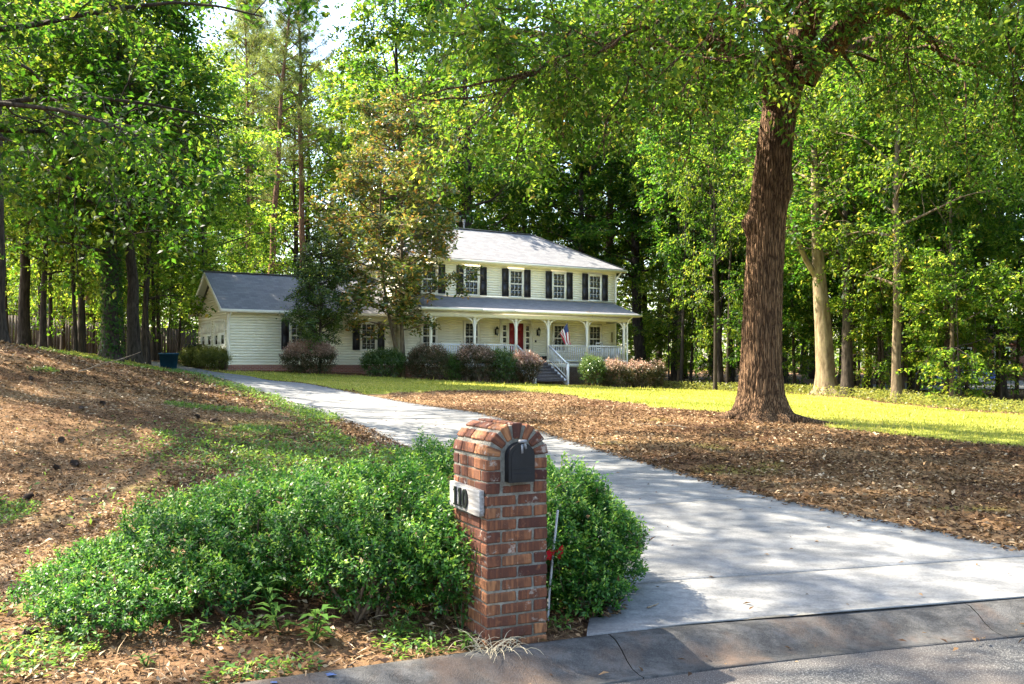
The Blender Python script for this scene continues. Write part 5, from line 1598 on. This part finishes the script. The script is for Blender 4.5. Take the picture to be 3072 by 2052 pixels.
def rel(base, blobs): return [(x - base[0], y - base[1], z - base[2], a, b, c) for x, y, z, a, b, c in blobs]
b0 = (-1.7, 6.9, float(tps(-1.7, 6.9)))
shrub('holly_shrub', 'wide low mound of glossy green shrub spreading over the bank by the kerb', None, b0,
      rel(b0, [(-2.80, 6.50, .20, .48, .60, .28), (-2.35, 6.90, .36, .55, .78, .40), (-1.85, 7.05, .46, .62, .85, .44), (-1.30, 7.00, .50, .62, .92, .48), (-.82, 6.95, .49, .52, .92, .48), (-.46, 6.55, .38, .34, .66, .44), (-2.55, 6.02, .14, .50, .42, .22), (-2.0, 6.3, .26, .4, .36, .2), (-.95, 6.25, .40, .45, .36, .26)]),
      12500, 8, .100, .038, .0165, M_BUSH, 101, None, 46, .10, .3, .75)
b1 = (-.45, 8.0, float(tps(-.45, 8.0)))
shrub('holly_shrub', 'rounded green shrub directly behind the brick column', None, b1,
      rel(b1, [(-.62, 8.0, .58, .46, .50, .50), (-.20, 7.9, .55, .42, .48, .48), (-.85, 7.8, .42, .4, .45, .40)]), 3600, 9, .10, .036, .0165, M_BUSH, 102, None, 14, .04, .3, .75)
b2 = (.55, 7.05, float(tps(.55, 7.05)))
shrub('holly_shrub', 'green shrub filling the gap between brick column and driveway', None, b2,
      rel(b2, [(.36, 7.10, .50, .38, .58, .46), (.62, 6.95, .36, .33, .50, .38), (.28, 6.75, .40, .24, .45, .40), (.52, 6.62, .20, .26, .34, .24)]), 4600, 9, .10, .036, .0165, M_BUSH, 103, None, 14, .03, .3, .75)

GF = 'shrubs along the front of the house'
def top_tint(frac, zt):
    def f(rng, t, pos, tt):
        top = np.clip((pos[:, 2] - zt) / .35, 0, 1)
        pink = (rng.uniform(size=len(t)) < frac * top)
        return np.where(pink, rng.uniform(.72, 1.0, len(t)), np.clip(t * .85 + (rng.uniform(size=len(t)) < .25) * .18, 0, .68))
    return f
def hs(px_x, px_y, w, h, lab, mat, seed, tf=None, n=1100, dep=.7):
    b = (px_x, px_y, float(tps(px_x, px_y)) - .03)
    r_ = random.Random(seed)
    blobs = [(0, 0, h * .52, w * .42, dep * .8, h * .46)]
    for q in range(4):
        a = q * 1.6 + r_.random()
        blobs.append((w * .28 * math.cos(a), dep * .3 * math.sin(a), h * r_.uniform(.40, .62), w * r_.uniform(.22, .32), dep * r_.uniform(.5, .7), h * r_.uniform(.30, .44)))
    shrub('front_shrub', lab, GF, b, blobs, n, 8, .34, .092, .036, mat, seed, tf, 12, .02, .35)
hs(-9.3, 42.7, 2.4, 1.55, 'round shrub with pink new tips in front of the garage wing window', M_LORO, 201, top_tint(.95, .75), 2000)
hs(-5.95, 43.5, 1.9, 1.3, 'dark green shrub at the foot of the magnolia', M_HOLLY, 202, None, 1500)
hs(-4.0, 43.9, 1.75, 1.55, 'dusky red-leaved shrub next to the magnolia', M_LORO, 203, top_tint(.18, 1.1), 1500)
hs(-2.8, 44.5, 1.0, 1.25, 'small bright green plant between the dusky shrubs', M_WEED, 204, None, 600, .5)
hs(-1.75, 44.4, 1.7, 1.65, 'dark shrub with bronze crown under the porch rail', M_LORO, 205, top_tint(.4, 1.0), 1500)
hs(-.55, 44.9, 1.3, 1.6, 'deep green shrub under the porch rail', M_HOLLY, 206, None, 1200)
hs(.5, 45.5, 1.75, 1.55, 'shrub with pale rosy top against the stair rail', M_LORO, 207, top_tint(.85, .8), 1500)
hs(4.05, 47.2, 1.3, 1.5, 'green shrub just past the stair rail', M_HOLLY, 208, None, 900)
hs(5.15, 48.0, 1.8, 1.4, 'shrub thick with rosy tips in front of the lattice', M_LORO, 209, top_tint(.6, .85), 1300)
hs(6.55, 49.0, 1.6, 1.4, 'rosy-topped shrub beside the porch end post', M_LORO, 210, top_tint(.6, .9), 1200)
hs(7.75, 50.2, 1.0, 1.5, 'narrow reddish shrub at the corner of the porch', M_LORO, 211, top_tint(.5, 1.1), 700)
hs(-15.0, 44.2, 1.5, .95, 'loose green bush by the garage door', M_YSHRUB, 212, None, 900)
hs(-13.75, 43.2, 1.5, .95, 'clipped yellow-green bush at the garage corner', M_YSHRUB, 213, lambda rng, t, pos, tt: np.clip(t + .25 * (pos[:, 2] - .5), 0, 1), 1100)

# ------------------------------------------------------------------ lawn grass, litter, weeds
def rand_in(rng, n, xr, yr, mask):
    out = []
    tot = 0
    while tot < n:
        x = rng.uniform(*xr, n); y = rng.uniform(*yr, n)
        m = mask(x, y)
        out.append(np.stack([x[m], y[m]], 1)); tot += m.sum()
    return np.vstack(out)[:n]
rng = np.random.default_rng(300)
off_drive = lambda x, y: ~inpoly(x, y, DRIVE)
M_GRASS = leaf_mat('lawn_grass', [(0, (.11, .15, .022)), (.5, (.30, .31, .045)), (.85, (.48, .42, .085)), (1, (.56, .44, .16))], [(0, (.3, .36, .04)), (.6, (.55, .52, .08)), (1, (.65, .55, .18))], .4, .5, .3, 0)
P = rand_in(rng, 95000, (-20, 24), (14, 51), lambda x, y: lawn_mask(x, y) & off_drive(x, y) & (rng.uniform(size=x.shape) < np.clip(26 / y, 0, 1) ** 1.2))
n = len(P)
pos = np.stack([P[:, 0], P[:, 1], gz(P[:, 0], P[:, 1]) - .005], 1)
D = rng.normal(size=(n, 3)) * .45; D[:, 2] = 1
gr = MB(); gr.leaves(pos, D, rng.normal(size=(n, 3)), rng.uniform(.035, .085, n) * np.where(rng.uniform(size=n) < .03, 2.6, 1), .014 + .010 * (P[:, 1] / 40), np.clip(rng.normal(.5, .24, n) + .22 * vnoise(P[:, 0], P[:, 1], 2.0, 5) + .15 * vnoise(P[:, 0], P[:, 1], .5, 6), 0, 1), 0, .1)
tag(gr.obj('lawn_grass', M_GRASS, None, tint=True), 'short yellow-green lawn grass in front of the house', 'grass', kind='stuff')

bank = lambda x, y: off_drive(x, y) & ~lawn_mask(x, y) & (y > curb_y(x) + .03)
def litter(name, label, count, xr, yr, smin, smax, tmean, w=.42, dens=None):
    P = rand_in(rng, count, xr, yr, lambda x, y: bank(x, y) & (rng.uniform(size=x.shape) < (dens(x, y) if dens else 1)))
    n = len(P)
    pos = np.stack([P[:, 0], P[:, 1], gz(P[:, 0], P[:, 1]) + rng.uniform(.004, .034, n)], 1)
    D = rng.normal(size=(n, 3)); D[:, 2] *= .3
    N = rng.normal(size=(n, 3)) * .5; N[:, 2] += 1
    L = rng.uniform(smin, smax, n)
    mb = MB().leaves(pos, D, N, L, L * w * rng.uniform(.6, 1.3, n), np.clip(rng.normal(tmean, .29, n) + .15 * vnoise(P[:, 0], P[:, 1], 1.2, 9), 0, 1), .22, .18)
    return tag(mb.obj(name, M_LITTER, None, tint=True), label, 'leaf litter', kind='stuff')
litter('leaf_litter', 'brown dead leaves strewn over the bank', 66000, (-9.5, .6), (5, 20), .025, .070, .55, dens=lambda x, y: np.clip(9 / y, 0, 1) ** 1.5)
litter('leaf_litter', 'dark brown shredded mulch and leaves under the oak', 70000, (-4, 13), (8, 34), .03, .095, .50, dens=lambda x, y: np.clip(13 / y, 0, 1) ** 1.3)
litter('leaf_litter', 'brown leaves and bark littering the crest of the bank', 22000, (-19, -5), (17, 38), .05, .13, .5)
litter('pine_straw', 'fallen pine straw on the bank', 50000, (-9.5, .4), (5, 20), .07, .16, .66, .045, dens=lambda x, y: np.clip(9 / y, 0, 1) ** 1.5 * np.clip(.5 + .6 * vnoise(x, y, 1.0, 31), .05, 1))
litter('leaf_litter', 'dry fallen leaves on the floor of the wood', 26000, (8, 34), (26, 62), .08, .16, .5)

def near_line(line, n, spread, side):
    k = rng.integers(0, len(line) - 1, n); f = rng.uniform(size=n)[:, None]
    p = line[k] * (1 - f) + line[k + 1] * f; d = line[k + 1] - line[k]; nn = np.stack([-d[:, 1], d[:, 0]], 1); nn /= np.linalg.norm(nn, axis=1)[:, None]
    return p + nn * (side * np.abs(rng.normal(size=n)) * spread)[:, None]
def ground_leaves(name, label, P, L, mat, hmax, seed, tm=.5):
    r2 = np.random.default_rng(seed)
    n = len(P)
    z = gz(P[:, 0], P[:, 1]) + r2.uniform(0, 1, n) ** 1.6 * hmax
    D = r2.normal(size=(n, 3)); D[:, 2] = np.abs(D[:, 2]) * .5 + .15
    N = r2.normal(size=(n, 3)) * .35; N[:, 2] += 1
    s = L * r2.uniform(.6, 1.3, n)
    mb = MB().leaves(np.stack([P[:, 0], P[:, 1], z], 1), D, N, s, s * .42, np.clip(r2.normal(tm, .22, n), 0, 1))
    return tag(mb.obj(name, mat, None, tint=True), label, 'ground cover', kind='stuff')
for line, sd_ in ((DLs, 1), (DRs, -1)):
    q = line[(line[:, 1] > 6.3) & (line[:, 1] < 36)]
    P = near_line(q, 2600, .09, sd_ * -1) if sd_ > 0 else near_line(q, 2600, .09, 1)
    n = len(P); Ld = rng.uniform(.025, .08, n)
    D = rng.normal(size=(n, 3)); D[:, 2] *= .2; N = rng.normal(size=(n, 3)) * .35; N[:, 2] += 1
    mb = MB().leaves(np.stack([P[:, 0], P[:, 1], tps(P[:, 0], P[:, 1]) + .03 + rng.uniform(0, .012, n)], 1), D, N, Ld, Ld * .4, np.clip(rng.normal(.4, .25, n), 0, 1), .2, .15)
    tag(mb.obj('edge_litter', M_LITTER, None, tint=True), 'crumbled leaves drifted along the %s edge of the driveway' % ('bank-side' if sd_ > 0 else 'oak-side'), 'leaf litter', kind='stuff')
# weeds along the driveway edge and in drifts on the bank
sel = DLs[(DLs[:, 1] > 9.5) & (DLs[:, 1] < 36)]
P = near_line(sel, 17000, .55, 1)
P = P[bank(P[:, 0], P[:, 1]) & (vnoise(P[:, 0], P[:, 1], .8, 41) > -.15)]
ground_leaves('bank_weeds', 'creeping green weeds along the edge of the driveway', P, .062, M_WEED, .14, 1)
P = rand_in(rng, 16000, (-9, .3), (7, 19), lambda x, y: bank(x, y) & ((vnoise(x, y, .55, 43) + .5 * vnoise(x, y, 1.6, 44)) > .72))
ground_leaves('bank_weeds', 'scattered tufts of green weed on the leafy bank', P, .045, M_WEED, .05, 2, .45)
P = np.concatenate([rng.normal((-2.0, 9.6), (.9, .55), (5200, 2)), rng.normal((-3.2, 12.8), (.9, .8), (5200, 2)), rng.normal((-13.0, 33.2), (1.6, .7), (5200, 2)), rng.normal((-15.5, 34.6), (1.6, .7), (3500, 2))])
P = P[bank(P[:, 0], P[:, 1])]
ground_leaves('bank_weeds', 'bright green patch of low ground cover on the bank', P, .058, M_WEED, .10, 3, .55)
P = rand_in(rng, 26000, (7, 34), (24, 54), lambda x, y: bank(x, y) & inpoly(x, y, [(7.6, 51), (12.4, 46.6), (14.2, 41), (15, 35.6), (16.4, 29.6), (23.5, 27.2), (30, 22.5), (34, 26), (25, 31), (19, 33.5), (17.6, 37.6), (16.5, 43), (14.5, 49), (9.5, 54)]))
ground_leaves('lawn_edge_weeds', 'sunlit leafy weeds growing along the edge of the wood', P, .12, M_YSHRUB, .42, 4, .55)
P = rand_in(rng, 2600, (-3.6, .4), (4.2, 6.3), lambda x, y: bank(x, y) & (vnoise(x, y, .35, 47) > .25))
ground_leaves('kerb_weeds', 'small green weeds sprouting behind the kerb', P, .045, M_WEED, .09, 5, .5)

# single broad-leaved weeds in front of the low shrub
def weed(x, y, h, n, L, label, seed, lean=0):
    r2 = np.random.default_rng(seed)
    e = empty('weed_plant', (x, y, float(gz(x, y)) - .01))
    tag(e, label, 'weed', 'weeds in front of the low shrub')
    st, lf = MB(), MB()
    for q in range(3):
        a = r2.uniform(0, 6.28); d = np.array([math.cos(a) * .3 + lean, math.sin(a) * .3, 1])
        C = limb_curve((0, 0, 0), d, h * r2.uniform(.7, 1.1), r2, 7, 0, .05, .06)
        st.tube(C, np.linspace(.006, .002, 7), 5)
        for k in range(n):
            p, dd = at_t(C, .15 + .85 * k / n)
            b = k * 2.4 + q
            D = np.array([[math.cos(b), math.sin(b), .35]]); N = np.array([[-.2 * math.cos(b), -.2 * math.sin(b), 1]])
            l = L * r2.uniform(.7, 1.15)
            # two-segment blade: rising, then arching down
            D /= np.linalg.norm(D)
            P0 = p[None]; S = np.cross(D, N); S /= np.linalg.norm(S)
            P1 = P0 + D * l * .5; P2 = P1 + (D + np.array([[0, 0, -.55]])) * l * .5
            w = l * .13
            lf.add(np.vstack([P0, P1 + S * w, P1, P1 - S * w, P2]), np.array([(0, 1, 2), (0, 2, 3), (1, 4, 2), (2, 4, 3)]), r2.uniform(.3, .8))
    st.obj('stalk', M_WEED, e, True); lf.obj('blades', M_WEED, e, tint=True)
weed(-1.45, 5.85, .36, 9, .16, 'tall weed with long arching pointed leaves under the low shrub', 1)
weed(-1.22, 5.75, .26, 9, .17, 'broad-leaved weed beside the tall arching one near the kerb', 2)
weed(-1.95, 5.70, .17, 8, .10, 'short leafy weed in the bare soil under the low shrub', 3)
weed(-.72, 5.90, .22, 9, .09, 'feathery weed under the shrub close to the brick column', 4)
weed(-.33, 6.02, .62, 11, .10, 'tall thin-leaved weed leaning on the side of the brick column', 5, .12)
weed(-.28, 5.75, .16, 7, .08, 'small round-leaved weed at the foot of the brick column', 6)
weed(-2.1, 5.35, .10, 6, .07, 'tiny green seedling in the leaf litter at the kerb', 7)
# dry grass clump at the column foot
r2 = np.random.default_rng(4); dg = MB()
for q in range(60):
    a = r2.uniform(0, 6.28); C = limb_curve((r2.normal() * .07, r2.normal() * .03, 0), (math.cos(a), math.sin(a) - .5, 1.1), r2.uniform(.08, .24), r2, 6, 0, .9, .1)
    dg.tube(C, np.linspace(.0022, .001, 6), 3)
o = dg.obj('dry_grass_tuft', plain('straw', (.50, .42, .28), .8, .2, 20), None, loc=(-.12, 5.72, .0))
tag(o, 'dry straw-coloured grass tuft at the foot of the brick column', 'grass tuft')

# pine cones on the bank
def cone_mesh(seed):
    r2 = np.random.default_rng(seed); mb = MB()
    zc = np.linspace(0, .085, 9); mb.tube([(0, 0, z) for z in zc], [.012, .022, .026, .026, .024, .02, .016, .011, .004], 8)
    n = 84; k = np.arange(n); z = .004 + .078 * k / n; a = k * 2.399; r = np.interp(z, [0, .025, .085], [.018, .027, .006])
    D = np.stack([np.cos(a), np.sin(a), .55 + 0 * a], 1); P = np.stack([r * .7 * np.cos(a), r * .7 * np.sin(a), z], 1)
    mb.leaves(P, D, np.stack([-np.cos(a) * .5, -np.sin(a) * .5, 1 + 0 * a], 1), .026, .022, r2.uniform(.2, .8, n), .2, .1)
    return mb.mesh('pine_cone', plain('pine_cone_scale', (.045, .028, .020), .85, .4, 60), True, False)
CM = [cone_mesh(1), cone_mesh(2)]
for i, (x, y) in enumerate([(-8.37, 16.25), (-6.56, 14.22), (-6.59, 14.94), (-5.24, 10.83), (-5.14, 11.05), (-5.01, 9.57), (-5.07, 15.16), (-4.85, 14.99), (-3.02, 5.75), (-5.9, 12.2), (-4.2, 12.9), (-3.6, 10.2)]):
    s = rg.uniform(.95, 1.25)
    o = inst('pine_cone', CM[i % 2], None, (x, y, float(gz(x, y)) + .02), (R(70) + rg.uniform(-.3, .3), rg.uniform(-.4, .4), rg.uniform(0, 6.28)), (s, s, s))
    tag(o, 'dark open pine cone lying on the leafy bank', 'pine cone', 'pine cones on the bank')
# fallen sticks
M_STICK = bark_mat('bare_stick', (.16, .11, .07), (.42, .34, .25), (20, 20, 20), .4, .01)
for i, (x, y, ln, a, lift, lab) in enumerate([(-2.45, 8.9, .42, 1.1, .9, 'pale bare twig poking up behind the low shrub'), (-8.6, 18.5, 1.3, .4, .1, 'grey forked stick lying near the crest of the bank'), (-7.9, 17.2, 1.0, 2.6, .05, 'long brown stick lying across the upper bank'), (1.9, 13.6, .7, .3, .03, 'brown stick lying in the mulch beside the driveway'), (.95, 6.55, .16, .8, .05, 'tiny twig lying on the driveway near the kerb'), (3.4, 18.2, 1.1, 2.9, .04, 'bent stick lying in the mulch near the oak roots')]):
    r2 = np.random.default_rng(60 + i)
    z = float(tps(x, y)) + .03
    C = limb_curve((0, 0, 0), (math.cos(a), math.sin(a), lift), ln, r2, 8, 0, .0, .12)
    mb = MB().tube(C, np.linspace(.012, .004, 8) * (.4 + .6 * min(1, ln)), 6)
    p, d = at_t(C, .5); mb.tube(limb_curve(p, d + (.4, -.5, .2), ln * .35, r2, 5, 0, 0, .1), np.linspace(.006, .003, 5), 5)
    tag(mb.obj('stick', M_STICK, None, True, loc=(x, y, z)), lab, 'stick')
pb = MB(); r2 = np.random.default_rng(91)
C = limb_curve((0, 0, 0), (.9, -.15, .12), 1.5, r2, 9, 0, .05, .18); pb.tube(C, np.linspace(.018, .006, 9), 5)
for q in range(9):
    p, d = at_t(C, .1 + .1 * q); pb.tube(limb_curve(p, r2.normal(size=3) * (.6, .5, .5) + (0, -.3, .1), r2.uniform(.25, .6), r2, 5, 0, .1, .2), np.linspace(.008, .004, 5), 4)
o = pb.obj('fallen_branch', M_STICK, None, True, loc=hw(9.6, -PD - .30, 2.70)); o.rotation_euler = (0, 0, HT)
tag(o, 'bare fallen branch caught on the edge of the porch roof', 'branch')
for x, s in ((-1.30, 1.0), (-1.02, 1.3)):
    a = np.linspace(0, 2 * np.pi, 15)[:-1]; r2 = np.random.default_rng(int(s * 10))
    rr = .016 * s * (1 + .45 * r2.normal(size=14).clip(-1, 1)); y = float(curb_y(x)) - .10
    V = np.stack([x + 1.2 * rr * np.cos(a), y + rr * np.sin(a), .0165 + 0 * a], 1)
    MB().add(V, [tuple(range(14))]).obj('paint_mark', plain('blue_marking_paint', (.04, .075, .19), .8, .4, 60), kerb)
# loose leaves on the concrete and in the gutter
r2 = np.random.default_rng(70)
P = rand_in(r2, 260, (-14, 5), (6, 40), lambda x, y: inpoly(x, y, DRIVE))
P2 = np.stack([r2.uniform(-1.5, 5, 46), np.zeros(46)], 1); P2[:, 1] = curb_y(P2[:, 0]) - r2.uniform(.25, .75, 46)
z = np.concatenate([tps(P[:, 0], P[:, 1]) + .034, np.full(46, -.085)])
P = np.vstack([P, P2]); n = len(P)
D = r2.normal(size=(n, 3)); D[:, 2] *= .15; N = r2.normal(size=(n, 3)) * .2; N[:, 2] += 1
L = r2.uniform(.025, .075, n)
mb = MB().leaves(np.stack([P[:, 0], P[:, 1], z], 1), D, N, L, L * .4, np.clip(r2.normal(.45, .25, n), 0, 1), .2, .1)
tag(mb.obj('fallen_leaves', M_LITTER, None, tint=True), 'loose dead leaves scattered on the driveway and in the gutter', 'leaf litter', kind='stuff')

# ------------------------------------------------------------------ neighbours glimpsed through the trees
nd = MB()
t = np.linspace(0, 1, 30)
c0 = np.stack([20 + 40 * t, 51.0 + 3.0 * t], 1); c1 = np.stack([20 + 40 * t, 58.0 + 3.0 * t], 1)
V = []
for f in np.linspace(0, 1, 6):
    q = c0 * (1 - f) + c1 * f; V.append(np.stack([q[:, 0], q[:, 1], np.maximum(tps(q[:, 0], q[:, 1]), gz(q[:, 0], q[:, 1])) + .05], 1))
V = np.array(V); ii = np.arange(5)[:, None] * 30 + np.arange(29)[None]
nd.add(V.reshape(-1, 3), np.stack([ii, ii + 1, ii + 31, ii + 30], -1).reshape(-1, 4))
tag(nd.obj('neighbour_drive', M_DRIVE, None), 'grey paved drive beyond the trees at the lawn edge', 'drive', kind='structure')

def car(x, y, rz):
    e = empty('parked_car', (x, y, float(tps(x, y)) + .06), rz)
    tag(e, 'blue and white car parked on the drive beyond the trees', 'car')
    blue = plain('blue_car_paint', (.05, .12, .42), .25, .05); 
    side = [(-2.2, .35), (-2.25, .75), (-1.9, .92), (-1.2, .98), (-.7, 1.42), (.9, 1.46), (1.7, 1.02), (2.2, .95), (2.28, .6), (2.2, .32)]
    n = len(side); V = [(a, -.85, b) for a, b in side] + [(a, .85, b) for a, b in side]
    m = MB(); m.add(V, [(i, (i + 1) % n, (i + 1) % n + n, i + n) for i in range(n)]); m.add(V[:n], [tuple(range(n - 1, -1, -1))]); m.add(V[n:], [tuple(range(n))])
    m.obj('body', blue, e)
    for s in (-1, 1):
        w = [(-1.05, 1.0), (-.65, 1.36), (.1, 1.39), (.1, 1.0)]; w2 = [(.2, 1.0), (.2, 1.39), (.85, 1.39), (1.45, 1.02)]
        for ww in (w, w2):
            MB().add([(a, s * .857, b) for a, b in ww], [(0, 1, 2, 3)]).obj('window', M_GLASS, e)
        for xx in (-1.4, 1.4):
            wh = MB().tube([(xx, s * .66, .33), (xx, s * .88, .33)], .33, 18, cap=True).obj('wheel', M_BLACK, e)
            MB().tube([(xx, s * .881, .33), (xx, s * .89, .33)], .19, 14, cap=True).obj('rim', plain('alloy', (.5, .5, .5), .3), wh)
        MB().box(-2.27, -2.2, s * .62 - .14, s * .62 + .14, .62, .76).obj('headlight', plain('lamp_lens', (.8, .8, .78), .2), e)
        MB().box(2.23, 2.29, s * .66 - .12, s * .66 + .12, .66, .84).obj('tail_light', plain('tail_lens', (.4, .02, .02), .25), e)
    MB().add([(-1.16, -.74, .99), (-1.16, .74, .99), (-.72, .70, 1.405), (-.72, -.70, 1.405)], [(0, 1, 2, 3)]).obj('windscreen', M_GLASS, e).location = (-.012, 0, .008)
car(26.6, 56.5, R(172))

def simple_house(x, y, rz, w, d, h, rise, wallm, roofm, label, name='neighbour_house'):
    e = empty(name, (x, y, float(tps(x, y)) - .1), rz)
    tag(e, label, 'house')
    m = MB().box(-w / 2, w / 2, -d / 2, d / 2, 0, h)
    m.add([(-w / 2, -d / 2, h), (-w / 2, d / 2, h), (-w / 2, 0, h + rise), (w / 2, -d / 2, h), (w / 2, d / 2, h), (w / 2, 0, h + rise)], [(0, 2, 1), (3, 4, 5)])
    m.obj('wall', wallm, e)
    rf = MB()
    for s in (-1, 1):
        a = np.array([(-w / 2 - .4, s * (d / 2 + .4), h - .4 * rise / (d / 2)), (w / 2 + .4, s * (d / 2 + .4), h - .4 * rise / (d / 2)), (w / 2 + .4, 0, h + rise + .02), (-w / 2 - .4, 0, h + rise + .02)])
        rf.add(np.vstack([a, a + (0, 0, .12)]), [(0, 1, 2, 3), (7, 6, 5, 4), (0, 4, 5, 1), (2, 6, 7, 3), (1, 5, 6, 2), (3, 7, 4, 0)])
    rf.obj('roof', roofm, e)
    for k in range(int(w // 2.6)):
        xx = -w / 2 + 1.5 + k * 2.6
        win = MB().box(xx - .55, xx + .55, -d / 2 - .04, -d / 2 - .002, .95, 2.25).obj('window', M_TRIM, e)
        MB().box(xx - .45, xx + .45, -d / 2 - .055, -d / 2 - .041, 1.05, 2.15).obj('pane', M_GLASS, win)
simple_house(-41, 72, R(24), 13, 8, 3.0, 2.2, plain('tan_siding', (.50, .42, .32), .6), M_SHINGLE, 'tan neighbouring house glimpsed through the trees past the board fence')
simple_house(38, 72, R(-12), 16, 8, 2.7, 2.0, M_BRICKF, plain('brown_shingles', (.12, .07, .05), .9, .3, 8), 'low brick neighbouring house behind the parked car')
